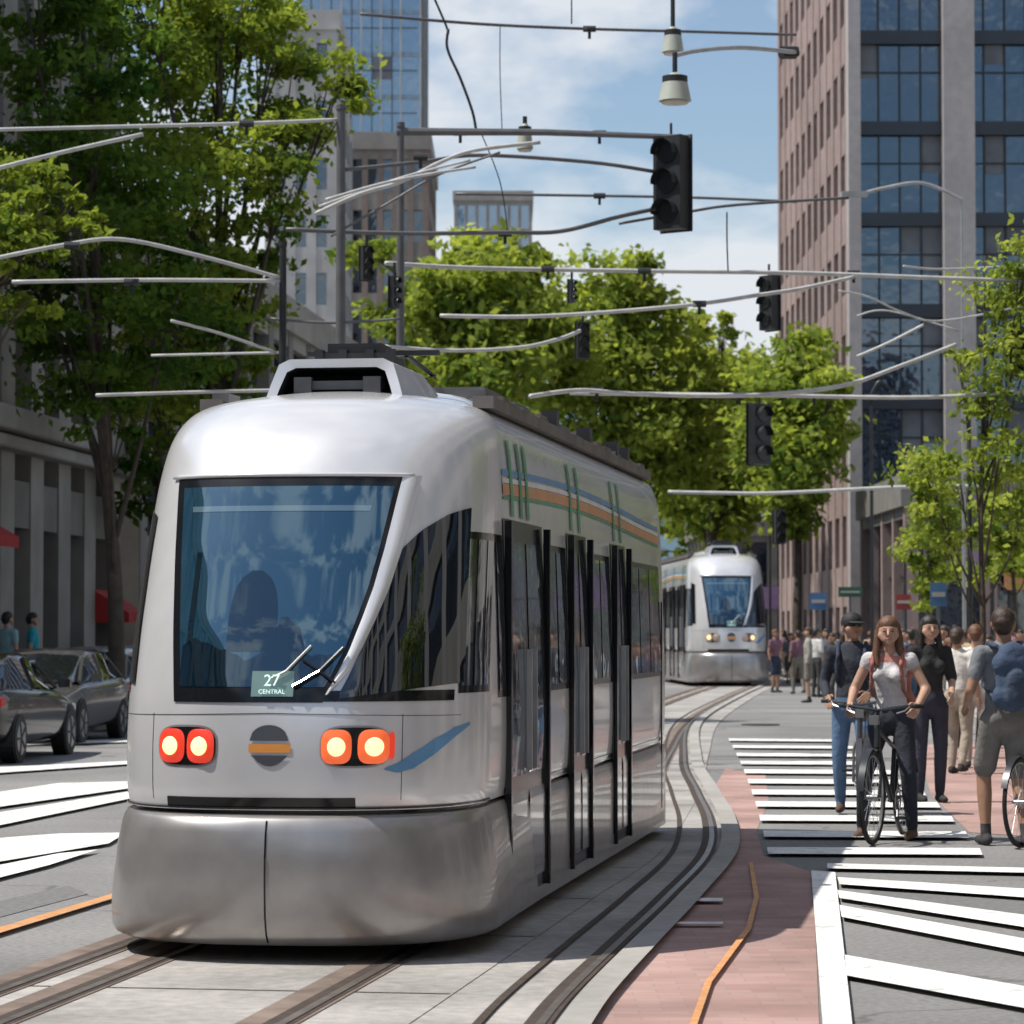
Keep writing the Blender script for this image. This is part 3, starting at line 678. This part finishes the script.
cab([(285,228),(400,232),(500,231),(560,230),(620,215),(657,207)],38,40,.034,2)
cab([(455,192),(600,194),(700,196),(798,200)],46,47,.026,2)
cab([(620,222),(690,210),(740,203),(850,196)],40,42,.024,2)
cab([(385,262),(450,266),(520,268),(650,270),(800,272),(940,277),(1060,281)],40,44,.036,0)
cab([(440,315),(520,316),(600,312),(700,303),(760,294),(800,288),(855,276)],39,41,.032,0)
cab([(385,346),(450,350),(520,347),(560,338),(580,330)],38,40,.03,0)
cab([(530,396),(580,390),(640,394),(750,395),(840,386),(900,366),(957,344)],38,42,.034,0)
cab([(570,393),(760,395),(930,397),(1060,388)],43,44,.036,0)
cab([(668,492),(720,493),(780,493),(905,487),(1000,486)],62,62,.045,0)
cab([(170,320),(220,333),(275,352)],37,38,.022,0); cab([(95,395),(190,392),(275,390)],37,38,.026,0); cab([(150,355),(280,352)],39,39,.02,0)
cab([(448,25),(447,45),(460,75),(472,108),(476,128)],40,40,.022,1)
cab([(432,-10),(445,20),(448,30)],40,40,.018,1)
cab([(500,20),(500,70),(502,127)],42,42,.008,1)
cab([(480,128),(500,180),(508,232)],40,40,.009,1)
cab([(728,210),(728,240),(729,270)],41,41,.012,1)
cab([(858,356),(890,342),(925,324)],46,46,.026,0); cab([(840,290),(870,296),(905,312),(945,320),(1050,300)],46,47,.018,0)
cab([(905,265),(950,268),(1060,262)],46,47,.02,0); cab([(858,315),(890,310),(960,330)],47,47,.016,0)
cab([(270,318),(330,322),(400,318)],38,38,.022,2)
cab([(572,20),(572,-20)],43,43,.012,1)
b.build('cables',[M['ltsteel'],M['dark'],M['grey']],e,smooth=True)
b=MB()
for px,py,Y in((245,121,37),(600,194,46),(548,268,41),(645,270,41),(597,390,39),(700,303,40),(505,232,39),(740,395,43),(872,397,44),(815,395,43.5),(70,244,36),(130,281,37),(855,272,43),(590,25,42),(420,155,38),(460,130,40),(600,131,40)):
    c=P(px,py,Y); b.cyl(c-Vector((.09,0,0)),c+Vector((.09,0,0)),.045,n=8); b.cyl(c,c+Vector((0,0,-.14)),.022,n=6)
b.build('insulators',[M['dark']],e)
def pole(name,px,Y,ztop,r=.09,mt='steel'):
    x=(px-512)/F*Y; e=empty(name,(x,Y,0)); b=MB()
    b.tube([(0,0,0),(0,0,.4),(0,0,.42),(0,0,ztop)],[r*1.5,r*1.5,r*1.05,r*.75],12); b.cyl((0,0,ztop),(0,0,ztop+.06),r*.9,n=12); b.build('shaft',[M[mt]],e,smooth=False,autosm=True); return e
pole('overhead_line_pole',340,38,8.35,.075,'grey'); pole('overhead_line_pole',282,38,6.6,.06,'dark')
e=pole('traffic_signal_mast',400,39.6,8.4,.065,'grey')
b=MB(); a=P(396,129,39.6)-Vector(e.location); c=P(692,135,40)-Vector(e.location); b.tube([a,(a+c)/2+Vector((0,0,.03)),c],[.055,.045,.035],8); b.build('mast_arm',[M['grey']],e)
pole('overhead_line_pole',1060,44,9.9,.07,'steel')
lensG=mat('signal_lens_dark',(.012,.016,.014),.25); 
def signal(px,py,Y,h,rz=0,back=False):
    c=P(px,py,Y); e=empty('traffic_light',c,rz); b=MB(); w=h*.34
    b.box((0,0,0),(w,w*.55,h),0)
    for k in range(3):
        z=h*(.32-.32*k); b.cyl((0,-w*.28,z),(0,-w*.33,z),w*.36,n=18,mi=1)
        rows=[[],[]]
        for i in range(13):
            t=math.radians(-10+200*i/12); 
            for j,dy in enumerate((-.28,-.60)): rows[j].append((w*.4*math.cos(t),w*dy,z+w*.4*math.sin(t)))
        b.grid(rows,0)
    b.box((0,w*.30,0),(w*1.2,.015,h*1.04),0); b.cyl((0,0,h/2),(0,0,h/2+.18),.02,n=6,mi=0)
    b.build('housing',[M['dark'],lensG],e,bevel=.01)
signal(672,181,40,1.26,math.radians(-35)); signal(770,302,46,.84,math.radians(-50)); signal(760,434,60,1.22,math.radians(35)); signal(394,291,39,.42,math.radians(60)); signal(583,340,41,.5,.3); signal(572,290,45,.35,1); signal(780,527,100,1.1,.3); signal(366,262,39,.45,.6); signal(1022,350,44,.7,.5)
lsh=mat('lamp_shade',(.40,.42,.36),.5); ldf=mat('lamp_diffuser',(.6,.58,.5),.3)
def pendant(px,py,Y,top,r=.17):
    c=P(px,py,Y); e=empty('pendant_street_lamp',c); b=MB()
    b.tube([(0,0,-.17),(0,0,-.14),(0,0,.06),(0,0,.08),(0,0,.14),(0,0,.17)],[r*1.25,r*1.2,r*.95,r*.7,r*.6,r*.35],16,0); b.cyl((0,0,-.175),(0,0,-.2),r*1.0,n=16,mi=1); b.cyl((0,0,.17),(0,0,.17+top),.03,n=8,mi=2)
    b.cyl((0,0,.05),(0,0,.13),r*.96,n=16,mi=2)
    b.build('shade',[lsh,ldf,M['dark']],e,autosm=True)
pendant(676,84,36,.25,.16); pendant(674,36,40,.7,.12); pendant(525,134,40,.10,.09)
e=empty('street_lamp',P(800,0,40)*1); e.location=(P(800,0,40).x,40,0); b=MB()
o=Vector(e.location)
b.tube([p-o for p in smooth_curve([P(676,52,36.2),P(700,47,37),(P(745,44,38.5)),P(800,49,40)],5)],.03,7); b.build('arm',[M['steel']],e)
b=MB(); b.tube([p-o for p in (P(783,49,39.9),P(798,49,40),P(798,52,40))],[.09,.09,.05],8); b.build('head',[M['dark']],e)
def streetlamp(px,Y,ztop,armdx,col='dark',r=1.0):
    x=(px-512)/F*Y; e=empty('street_lamp',(x,Y,0)); b=MB()
    b.tube([(0,0,0),(0,0,.5),(0,0,.52),(0,0,ztop)],[.11*r,.10*r,.06*r,.04*r],10)
    b.tube(smooth_curve([(0,0,ztop),(armdx*.4,0,ztop+.32),(armdx*.8,0,ztop+.22),(armdx,0,ztop+.12)],5),.035,7)
    b.box((armdx*1.1,0,ztop+.1),(.4*abs(armdx)/1.5,.22,.09),0); b.build('post',[M[col]],e,autosm=True)
streetlamp(964,58,10.1,-1.9,'steel',.7); streetlamp(872,78,7.9,.5); streetlamp(970,62,6.3,-.2); streetlamp(922,72,5.3,.3); streetlamp(905,85,4.4,.2); streetlamp(992,66,4.6,.3); streetlamp(945,95,5.0,-.3); streetlamp(770,130,6,.4)
def sign(px,Y,z,c,w=.5,h=.5):
    x=(px-512)/F*Y; e=empty('street_sign',(x,Y,0)); b=MB(); b.cyl((0,0,0),(0,0,z+h/2),.035,n=8,mi=0); b.box((0,-.05,z),(w,.02,h),1); b.box((0,-.065,z),(w*.8,.012,h*.2),2); b.build('sign',[M['grey'],c,M['pave']],e)
sign(818,88,2.6,cols[2]); sign(850,75,2.7,mat('sign_green',(.03,.10,.06),.5),.6,.25); sign(903,80,2.5,mat('sign_red',(.25,.03,.03),.5),.4,.4); sign(938,64,2.5,cols[2],.35,.5)
# ------------------------------------------------------------ people
skinA=mat('skin_light',(.50,.30,.215),.5,0,.07,14); skinB=mat('skin_tan',(.36,.205,.135),.5,0,.07,14)
hairm={'brown':mat('brown_hair',(.14,.065,.033),.5,0,.3,40,.4,90),'black':mat('black_hair',(.02,.016,.014),.45,0,.3,40,.4,90),'dark':mat('dark_brown_hair',(.045,.026,.018),.5,0,.3,40,.4,90),'cap':mat('black_cap',(.02,.02,.022),.7)}
eyeW=mat('eye',(.03,.02,.015),.2); lipm=mat('lips',(.36,.13,.11),.5); 
clothc={}
def cloth(c):
    k=tuple(c)
    if k not in clothc: clothc[k]=mat('cloth',c,.85,0,.16,9,1.0,13)
    return clothc[k]
def capsule(b,p):
    a,c,ra,rb,fl,_=p; a=Vector(a);c=Vector(c); d=c-a
    if d.length<1e-5: d=Vector((0,0,1e-4)); c=a+d
    L=d.length; d=d/L; u=d.orthogonal().normalized(); w=d.cross(u); n=14; vs=[];K=4
    rings=[(a,ra,-math.pi/2+math.pi/2*(k+.35)/K,0) for k in range(K)]+[(a,ra,0,0),(c,rb,0,1)]+[(c,rb,math.pi/2*(k+.65)/K,1) for k in range(K)]
    for (o,r,ph,t) in rings:
        for i in range(n):
            q=2*math.pi*i/n; off_=u*(r*math.cos(ph)*math.cos(q))+w*(r*math.cos(ph)*math.sin(q))+d*(r*math.sin(ph))
            off_.y*=fl; vs.append(o+off_)
    R=len(rings); fs=[(k*n+i,k*n+(i+1)%n,(k+1)*n+(i+1)%n,(k+1)*n+i) for k in range(R-1) for i in range(n)]
    fs+=[tuple(range(n-1,-1,-1)),tuple(range((R-1)*n,R*n))]
    b.add(vs,fs)
def fuse(name,prims,mats,parent,vox,it=4):
    b=MB()
    for p in prims: capsule(b,p)
    ob=b.build(name,[],None); md=ob.modifiers.new('r','REMESH'); md.mode='VOXEL'; md.voxel_size=vox
    s_=ob.modifiers.new('s','SMOOTH'); s_.factor=.5; s_.iterations=it
    dg=bpy.context.evaluated_depsgraph_get(); ev=ob.evaluated_get(dg); me=bpy.data.meshes.new_from_object(ev)
    bpy.data.objects.remove(ob)
    for m_ in mats: me.materials.append(m_)
    nf=len(me.polygons)
    if len(mats)>1 and nf:
        c=np.empty(nf*3); me.polygons.foreach_get('center',c); c=c.reshape(-1,3); best=np.full(nf,1e9); idx=np.zeros(nf,int)
        for a,q,ra,rb,fl,t in prims:
            a=np.array(a,float);q=np.array(q,float); sc=np.array([1,1/fl,1]); A=a*sc;Q=q*sc;Cc=c*sc; d=Q-A; LL=max(d@d,1e-8)
            tt=np.clip(((Cc-A)@d)/LL,0,1); dist=np.linalg.norm(Cc-(A+tt[:,None]*d),axis=1)-(ra+(rb-ra)*tt)
            mm=dist<best; best[mm]=dist[mm]; idx[mm]=t
        me.polygons.foreach_set('material_index',idx)
    me.polygons.foreach_set('use_smooth',[True]*nf)
    o=bpy.data.objects.new(name,me); COL.objects.link(o); o.parent=parent; return o
def hand_prims(wr,d,side,nrm,curl,sg):
    d=Vector(d).normalized(); nrm=Vector(nrm); nrm=(nrm-d*nrm.dot(d)).normalized(); sd=d.cross(nrm)*sg; wr=Vector(wr); pr=[]
    def rot(v,ax,an): return Matrix.Rotation(an,3,ax)@v
    for i,(o,L) in enumerate(((-.030,.070),(-.010,.080),(.010,.075),(.030,.060))):
        kn=wr+d*.085+sd*o*1.0; pr.append((wr+sd*o*.5,kn,.017,.012,1,0))
        p=kn; dd=d
        for s_,k in enumerate((.45,.32,.23)):
            dd=rot(dd,sd,curl*sg*(.5 if s_==0 else .8)); q=p+dd*L*k*1.05; pr.append((p,q,.0095-.001*s_,.0088-.001*s_,1,0)); p=q
    tb=wr+d*.02-sd*.025; t1=tb+(d*.6-sd*.7).normalized()*.045; t2=t1+(d*.85-sd*.2).normalized()*.035
    pr+= [(tb,t1,.014,.011,1,0),(t1,t2,.011,.009,1,0)]
    return pr
def person(name,loc,rz,sc=1.0,J=None,shirt=(.5,.5,.5),pants=(.05,.05,.07),shoe=(.03,.03,.03),skin=None,hair='black',long=False,sleeve=.5,shorts=False,cap=False,pack=None,bag=None,vest=None,vox=.013,hands=True,headturn=0,female=False,curl=.35):
    skin=skin or skinA; e=empty(name,loc,rz,(sc,)*3)
    j=dict(pel=(0,0,.96),wai=(0,0,1.10),che=(0,-.005,1.30),nek=(0,.01,1.47),hd=(0,-.005,1.63),
      sl=(.18,.005,1.42),sr=(-.18,.005,1.42),el=(.24,.03,1.14),er=(-.24,.03,1.14),wl=(.255,-.04,.90),wr=(-.255,-.04,.90),
      hl=(.09,0,.92),hr=(-.09,0,.92),kl=(.10,-.02,.50),kr=(-.10,-.02,.50),al=(.10,.02,.09),ar=(-.10,.02,.09))
    if female:
        j['sl']=(.16,.005,1.42); j['sr']=(-.16,.005,1.42)
    if J: j.update(J)
    j={k:Vector(v) for k,v in j.items()}
    SH,PA,SK,SO,VE=0,1,2,3,4; pr=[]
    tw=.88 if female else 1
    torso=VE if vest else SH
    pr+=[(j['pel'],j['wai'],.155,.135*tw,.72,PA)]
    pr+=[(j['wai']+Vector((0,0,-.05)),j['wai'],.150*tw,.142*tw,.72,SH),(j['wai'],j['che'],.140*tw,.160*tw,.68,SH),(j['che'],j['che']+Vector((0,.005,.09)),.160*tw,.135*tw,.66,torso)]
    pr+=[(j['sl']*.8+j['nek']*.2+Vector((0,0,-.02)),j['sr']*.8+j['nek']*.2+Vector((0,0,-.02)),.062,.062,1,torso)]
    for s_ in('sl','sr'): pr.append((j['nek']+Vector((0,0,-.03)),j[s_],.05,.055,1,torso if not female else SH))
    if female: 
        for sx in(-.07,.07): pr.append((j['che']+Vector((sx,-.075,-.01)),j['che']+Vector((sx,-.08,-.02)),.055,.055,1,SH))
    pr.append((j['nek']+Vector((0,0,-.03)),j['hd']+Vector((0,.02,-.06)),.056,.052,1,SK))
    for a,b_,c in(('sl','el','wl'),('sr','er','wr')):
        A,B_,C_=j[a],j[b_],j[c]
        if sleeve>=1: pr+=[(A,B_,.060,.048,1,SH),(B_,B_.lerp(C_,.92),.048,.036,1,SH),(B_,C_,.036,.027,1,SK)]
        else:
            m_=A.lerp(B_,max(.12,sleeve)); pr+=[(A,m_,.062,.057,1,SH),(m_.lerp(A,.3),B_,.045,.040,1,SK),(B_,C_,.041,.027,1,SK)]
    for a,b_,c in(('hl','kl','al'),('hr','kr','ar')):
        A,B_,C_=j[a],j[b_],j[c]
        if shorts: 
            m_=A.lerp(B_,.85); pr+=[(A,m_,.098,.088,1,PA),(m_.lerp(A,.3),B_,.066,.056,1,SK),(B_,B_.lerp(C_,.35),.056,.057,1,SK),(B_.lerp(C_,.35),C_,.057,.036,1,SK),(C_,C_.lerp(B_,.15),.042,.042,1,SO)]
        else: pr+=[(A,B_,.095,.066,1,PA),(B_,B_.lerp(C_,.35),.064,.062,1,PA),(B_.lerp(C_,.35),C_.lerp(B_,.06),.062,.048,1,PA)]
        fwd=Vector((0,-1,0)); pr+=[(C_+Vector((0,.03,-.045)),C_+fwd*.10+Vector((0,0,-.05)),.042,.038,1,SO),(C_+fwd*.10+Vector((0,0,-.052)),C_+fwd*.17+Vector((0,0,-.055)),.038,.030,1,SO),(C_,C_+Vector((0,0,-.04)),.040,.042,1,SO)]
    fuse('body',pr,[cloth(shirt),cloth(pants),skin,cloth(shoe),cloth(vest or shirt)],e,vox)
    H=j['hd']; he=bpy.data.objects.new('head',None); COL.objects.link(he); he.parent=e; he.location=H; he.rotation_euler=(0,0,headturn)
    hp=[((0,.012,.028),(0,-.006,.02),.086,.080,1,0),((0,-.02,-.01),(0,-.03,-.045),.066,.052,1,0),((0,-.045,-.07),(0,-.05,-.075),.034,.030,1,0),
        ((0,-.088,.012),(0,-.104,-.018),.009,.014,1,0),((.05,-.035,-.02),(.03,-.05,-.055),.034,.028,1,0),((-.05,-.035,-.02),(-.03,-.05,-.055),.034,.028,1,0),
        ((.082,.012,.012),(.084,.012,-.018),.012,.010,1,0),((-.082,.012,.012),(-.084,.012,-.018),.012,.010,1,0),((0,.03,-.05),(0,.02,-.13),.052,.052,1,0)]
    fuse('face',hp,[skin],he,.008 if hands else .013,3)
    fb=MB()
    for sx in(-.031,.031):
        fb.tube([(sx-.013,-.080,.010),(sx,-.0855,.010),(sx+.013,-.080,.010)],[.002,.0065,.002],6,0)
        fb.tube([(sx-.017,-.083,.028),(sx,-.089,.032),(sx+.017,-.083,.028)],[.002,.004,.002],5,1)
    fb.tube([(-.022,-.083,-.048),(0,-.090,-.050),(.022,-.083,-.048)],[.002,.006,.002],6,2)
    fb.build('features',[eyeW,hairm['brown' if hair=='brown' else 'black'],lipm],he,smooth=True)
    hh=hairm.get(hair)
    if cap: hpz=[((0,.016,.04),(0,.0,.045),.095,.094,1,0)]; 
    else: hpz=[((0,.026,.042),(0,.004,.054),.092,.085,1,0),((0,.05,.01),(0,.05,-.02),.080,.068,1,0)]
    if long:
        for sx in(-1,1):
            hpz+=[((sx*.062,.01,.05),(sx*.084,.005,-.05),.034,.034,1,0),((sx*.084,.005,-.05),(sx*.095,-.01,-.17),.034,.032,1,0),((sx*.095,-.01,-.17),(sx*.085,-.045,-.26),.032,.014,1,0)]
        hpz+=[((0,.06,0),(0,.085,-.2),.075,.06,1,0)]
    fuse('hair',hpz,[hairm['cap'] if cap else hh],he,.010,2)
    if cap:
        cb=MB(); rows=[[],[]]
        for i in range(13):
            t=math.pi*(i/12)+math.pi; rows[0].append((.085*math.cos(t),.085*math.sin(t)+.0,.055)); rows[1].append((.075*math.cos(t),.17*math.sin(t)-.0,.04))
        cb.grid(rows); o=cb.build('cap_peak',[hairm['cap']],he); sd=o.modifiers.new('s','SOLIDIFY'); sd.thickness=.006
    if hands:
        hpz=[]
        for a,b_,sg in(('el','wl',1),('er','wr',-1)):
            d=(j[b_]-j[a]); hpz+=hand_prims(j[b_]-d.normalized()*.01,d,None,Vector((-sg*.6,-.2,-.6)) if abs(d.normalized().y)>.3 else Vector((-sg,0,0)),curl,sg)
        fuse('hands',hpz,[skin],e,.0055,1)
    if pack:
        pp=[((0,.18,1.38),(0,.18,1.12),.125,.135,.58,0),((.06,.18,1.34),(-.06,.18,1.34),.10,.10,.8,0),((.06,.18,1.10),(-.06,.18,1.10),.10,.10,.8,0),((0,.265,1.22),(0,.265,1.10),.08,.09,.45,1),((0,.17,1.48),(0,.17,1.48),.03,.03,1,0)]
        for sx in(-1,1):
            pp+=[((sx*.11,.14,1.47),(sx*.12,.0,1.495),.022,.022,1,1),((sx*.12,.0,1.495),(sx*.115,-.105,1.38),.022,.022,1,1),((sx*.115,-.115,1.38),(sx*.13,-.08,1.18),.020,.018,1,1),((sx*.13,-.08,1.18),(sx*.13,.12,1.10),.016,.016,1,1)]
        fuse('backpack',pp,[cloth(pack),cloth(tuple(x*.7+.01 for x in pack))],e,.013)
    if bag:
        fuse('shoulder_bag',[((.24,.0,.98),(.24,.0,.86),.09,.10,.8,0),((.24,-.06,.88),(.24,.06,.88),.09,.09,.8,0),((.22,-.04,1.06),(-.12,-.10,1.46),.012,.012,1,0)],[cloth(bag)],e,.012)
    return e
BA=math.radians(-21)
bal=mat('bicycle_alloy',(.45,.45,.46),.3,.8,.05)
def bicycle(loc,rz,col=(.03,.035,.04),sc=1.0):
    e=empty('bicycle',loc,rz,(sc,)*3); b=MB(); R=.335
    fw=(0,-.53,R+.02); rw=(0,.50,R+.02)
    for c in(fw,rw):
        b.torus(c,(1,0,0),R,.019,40,8,1); b.torus(c,(1,0,0),R-.024,.010,40,6,2); b.cyl((-.04,c[1],c[2]),(.04,c[1],c[2]),.022,n=10,mi=2)
        for i in range(20):
            t=2*math.pi*i/20; b.cyl((.02*(1 if i%2 else -1),c[1],c[2]),(0,c[1]+(R-.03)*math.cos(t),c[2]+(R-.03)*math.sin(t)),.0018,n=4,mi=2)
        rows=[[],[]]
        for i in range(15):
            t=math.radians(20+150*i/14)
            for k,x in enumerate((-.025,.025)): rows[k].append((x,c[1]+(R+.035)*math.cos(t),c[2]+(R+.035)*math.sin(t)))
        b.grid(rows,0)
    bb=(0,.06,.30); st=(0,.20,.86); hd_=(0,-.36,.86); hb=(0,-.385,.72)
    for a,c,r in((bb,(0,.17,.74),.018),((0,.16,.70),hd_,.017),(bb,hb,.02),(hb,hd_,.022),((0,.17,.74),st,.013),(hd_,(0,-.35,1.0),.014)): b.cyl(a,c,r,n=10)
    for sg in(-1,1):
        b.cyl((sg*.012,.16,.70),(sg*.05,rw[1],rw[2]),.009,n=8); b.cyl((sg*.02,bb[1],bb[2]),(sg*.05,rw[1],rw[2]),.011,n=8)
        b.tube([(sg*.03,-.39,.70),(sg*.05,-.43,.62),(sg*.05,fw[1],fw[2])],.012,8)
        b.tube([(0,-.37,1.0),(sg*.12,-.38,1.02),(sg*.22,-.33,1.03),(sg*.31,-.24,1.03)],[.012,.012,.012,.014],8,0)
        b.cyl((sg*.27,-.28,1.03),(sg*.32,-.23,1.03),.018,n=10,mi=1)
        b.tube([(sg*.24,-.33,1.03),(sg*.22,-.40,1.0),(sg*.16,-.42,.98)],.006,5,2)
        b.cyl((sg*.05,bb[1],bb[2]),(sg*.075,bb[1]-.12*sg,bb[2]-.12*sg),.010,n=8,mi=2); b.box((sg*.12,bb[1]-.12*sg,bb[2]-.12*sg),(.09,.08,.02),1)
    b.torus((.05,bb[1],bb[2]),(1,0,0),.085,.006,24,6,2)
    b.tube([(0,.08,.90),(0,.18,.905),(0,.30,.91),(0,.33,.91)],[.025,.045,.075,.06],10,1)
    b.box((0,-.46,.93),(.07,.05,.07),2); b.tube([(.04,-.40,1.0),(.05,-.48,.85),(.04,-.43,.6)],.004,5,1)
    b.build('frame_and_wheels',[mat('bicycle_paint',col,.3,.3,.05),M['black'],bal],e,autosm=True)
    return e
bx,by=3.08,24.55
bicycle((bx,by,0),BA,(.04,.045,.05),1.07)
ro=Matrix.Rotation(BA,3,'Z')
person('woman_with_bicycle',Vector((bx,by,0))+ro@Vector((0,.03,0)),BA,1.04,dict(pel=(0,.06,.97),wai=(0,.05,1.11),che=(0,.0,1.31),nek=(0,-.01,1.47),hd=(0,-.04,1.63),
  sl=(.165,-.01,1.42),sr=(-.165,-.01,1.42),el=(.29,-.0,1.19),er=(-.28,-.03,1.18),wl=(.27,-.21,1.06),wr=(-.27,-.21,1.06),hl=(.09,.06,.93),hr=(-.09,.06,.93),
  kl=(.15,-.02,.52),kr=(-.18,-.08,.53),al=(.15,.10,.09),ar=(-.26,.12,.09)),shirt=(.58,.56,.57),vest=(.54,.23,.19),pants=(.03,.035,.05),shoe=(.12,.07,.05),hair='brown',long=True,sleeve=.15,female=True,headturn=math.radians(14),curl=1.0,pack=(.45,.17,.14))
person('man_in_cap',(P(852,0,28).x,28.0,0),math.radians(-12),1.07,dict(el=(.25,-.02,1.15),wl=(.16,-.22,1.05),er=(-.25,.02,1.14),wr=(-.20,-.20,1.02),kl=(.12,-.12,.52),al=(.12,-.10,.09),ar=(-.12,.12,.10),kr=(-.12,.02,.50)),shirt=(.03,.035,.05),pants=(.09,.16,.28),shoe=(.10,.06,.04),skin=skinB,cap=True,hair='black',sleeve=1,headturn=math.radians(35),pack=(.03,.05,.09))
bicycle((P(860,0,27.2).x,27.2,0),math.radians(-8),(.08,.08,.09),1.05)
person('woman_in_black',(P(929,0,30).x,30,0),math.radians(10),1.06,dict(el=(.22,.0,1.15),wl=(.15,-.2,1.02)),shirt=(.02,.02,.022),pants=(.03,.03,.05),hair='black',long=True,female=True,sleeve=.9,skin=skinA)
person('man_in_white_shirt',(P(957,0,36).x,36,0),math.radians(150),1.0,dict(kl=(.10,-.12,.52),al=(.10,-.05,.09),ar=(-.10,.15,.12)),shirt=(.66,.64,.60),pants=(.35,.30,.24),hair='dark',sleeve=.55,skin=skinB,vox=.016,bag=(.5,.48,.45))
person('woman_in_white_shirt',(P(975,0,37.5).x,37.5,0),math.radians(170),1.02,dict(kl=(.10,-.10,.52),al=(.10,-.08,.09),ar=(-.10,.13,.12)),shirt=(.70,.68,.64),pants=(.44,.41,.37),hair='brown',long=False,sleeve=.5,female=True,vox=.016,bag=(.6,.58,.55))
person('man_with_backpack',(P(1003,0,23.9).x,23.9,0),math.radians(192),1.08,dict(kl=(.10,-.16,.53),al=(.10,-.12,.09),kr=(-.11,.0,.50),ar=(-.11,.14,.10),el=(.27,.03,1.15),wl=(.22,-.20,1.04),er=(-.28,.02,1.15),wr=(-.25,-.17,1.0)),shirt=(.18,.19,.21),pants=(.18,.17,.16),shoe=(.05,.05,.055),skin=skinB,hair='dark',sleeve=.6,shorts=True,headturn=math.radians(-20),pack=(.05,.08,.14))
bicycle((P(1040,0,24.2).x,24.2,0),math.radians(150),(.05,.05,.06),1.0)
rr=random.Random(5); cols2=[(.55,.55,.53),(.03,.03,.04),(.3,.1,.08),(.1,.16,.28),(.35,.33,.3),(.40,.32,.2),(.05,.06,.1),(.5,.5,.52),(.2,.1,.13),(.1,.1,.11)]
walk=dict(kl=(.10,-.14,.52),al=(.10,-.10,.09),ar=(-.10,.16,.12),kr=(-.1,.02,.5))
for px,Y in((775,84),(790,95),(797,100),(808,72),(818,92),(826,80),(836,102),(845,74),(783,110),(832,68),(870,96),(893,90),(942,66),(912,72),(860,110),(885,110),(955,92),(903,60),(1012,52),(944,50),(802,112),(812,108),(822,116),(842,95),(850,100),(798,82),(875,82),(966,58),(988,46),(834,86),(920,84),(1020,60),(816,78),(950,44),(910,54),(880,70)):
    person('pedestrian',(P(px,0,Y).x,Y,0.13 if (P(px,0,Y).x>3.6+SX*Y and Y>50) else 0),rr.uniform(-3,3),rr.uniform(.92,1.04),walk if rr.random()<.6 else None,shirt=rr.choice(cols2),pants=rr.choice([(.03,.04,.07),(.05,.05,.05),(.2,.18,.15),(.08,.12,.2)]),skin=rr.choice([skinA,skinB]),hair=rr.choice(['brown','black','dark']),long=rr.random()<.4,sleeve=rr.choice([.5,.9,1]),shorts=rr.random()<.3,vox=.024,hands=False)
for px,Y,c in((33,56,(.02,.38,.48)),(8,54,(.3,.5,.55)),(100,70,(.1,.1,.12)),(22,60,(.4,.3,.2)),(62,64,(.5,.5,.5))):
    person('pedestrian',(P(px,0,Y).x,Y,.13),rr.uniform(-3,3),1.1,shirt=c,pants=(.05,.05,.06),hair='black',sleeve=.5,vox=.02,hands=False)
# ------------------------------------------------------------ world, sun, camera
to_sun=Vector((-.50,-.06,.865)).normalized()
el=math.asin(to_sun.z); az=math.atan2(to_sun.x,to_sun.y)
w=bpy.data.worlds.new('World'); S.world=w; w.use_nodes=True; n=w.node_tree.nodes; l=w.node_tree.links
bg=n['Background']; sky=n.new('ShaderNodeTexSky'); sky.sky_type='NISHITA'; sky.sun_disc=False; sky.sun_elevation=el; sky.sun_rotation=az
sky.air_density=1.0; sky.dust_density=.7
tc=n.new('ShaderNodeTexCoord'); mp=n.new('ShaderNodeMapping'); mp.inputs['Scale'].default_value=(1,1,2.0); mp.inputs['Location'].default_value=(.62,.1,.05)
nz=n.new('ShaderNodeTexNoise'); nz.inputs['Scale'].default_value=9; nz.inputs['Detail'].default_value=9; nz.inputs['Roughness'].default_value=.52
cr=n.new('ShaderNodeValToRGB'); cr.color_ramp.elements[0].position=.47; cr.color_ramp.elements[1].position=.60
l.new(tc.outputs['Generated'],mp.inputs[0]); l.new(mp.outputs[0],nz.inputs['Vector']); l.new(nz.outputs['Fac'],cr.inputs[0])
mx=n.new('ShaderNodeMix'); mx.data_type='RGBA'; mx.inputs['B'].default_value=(6.6,6.8,7.1,1)
sc=n.new('ShaderNodeMath'); sc.operation='MULTIPLY'; sc.inputs[1].default_value=.85
l.new(cr.outputs[0],sc.inputs[0]); l.new(sc.outputs[0],mx.inputs['Factor']); l.new(sky.outputs[0],mx.inputs['A']); l.new(mx.outputs['Result'],bg.inputs['Color'])
bg.inputs['Strength'].default_value=.125
sl=bpy.data.lights.new('sun','SUN'); sl.energy=5.0; sl.angle=math.radians(.5); sl.color=(1,.95,.86); so=bpy.data.objects.new('sun',sl); COL.objects.link(so)
so.rotation_euler=to_sun.to_track_quat('Z','Y').to_euler()
cam=bpy.data.cameras.new('camera'); co=bpy.data.objects.new('camera',cam); COL.objects.link(co); S.camera=co
cam.lens=36*F/1024; cam.sensor_width=36; cam.clip_end=3000; co.location=(0,0,CH); co.rotation_euler=(math.radians(90)+math.atan(120/F),0,0)
cam.dof.use_dof=True; cam.dof.focus_distance=18.5; cam.dof.aperture_fstop=5.6
S.view_settings.view_transform='Standard'; S.view_settings.look='None'; S.view_settings.exposure=0
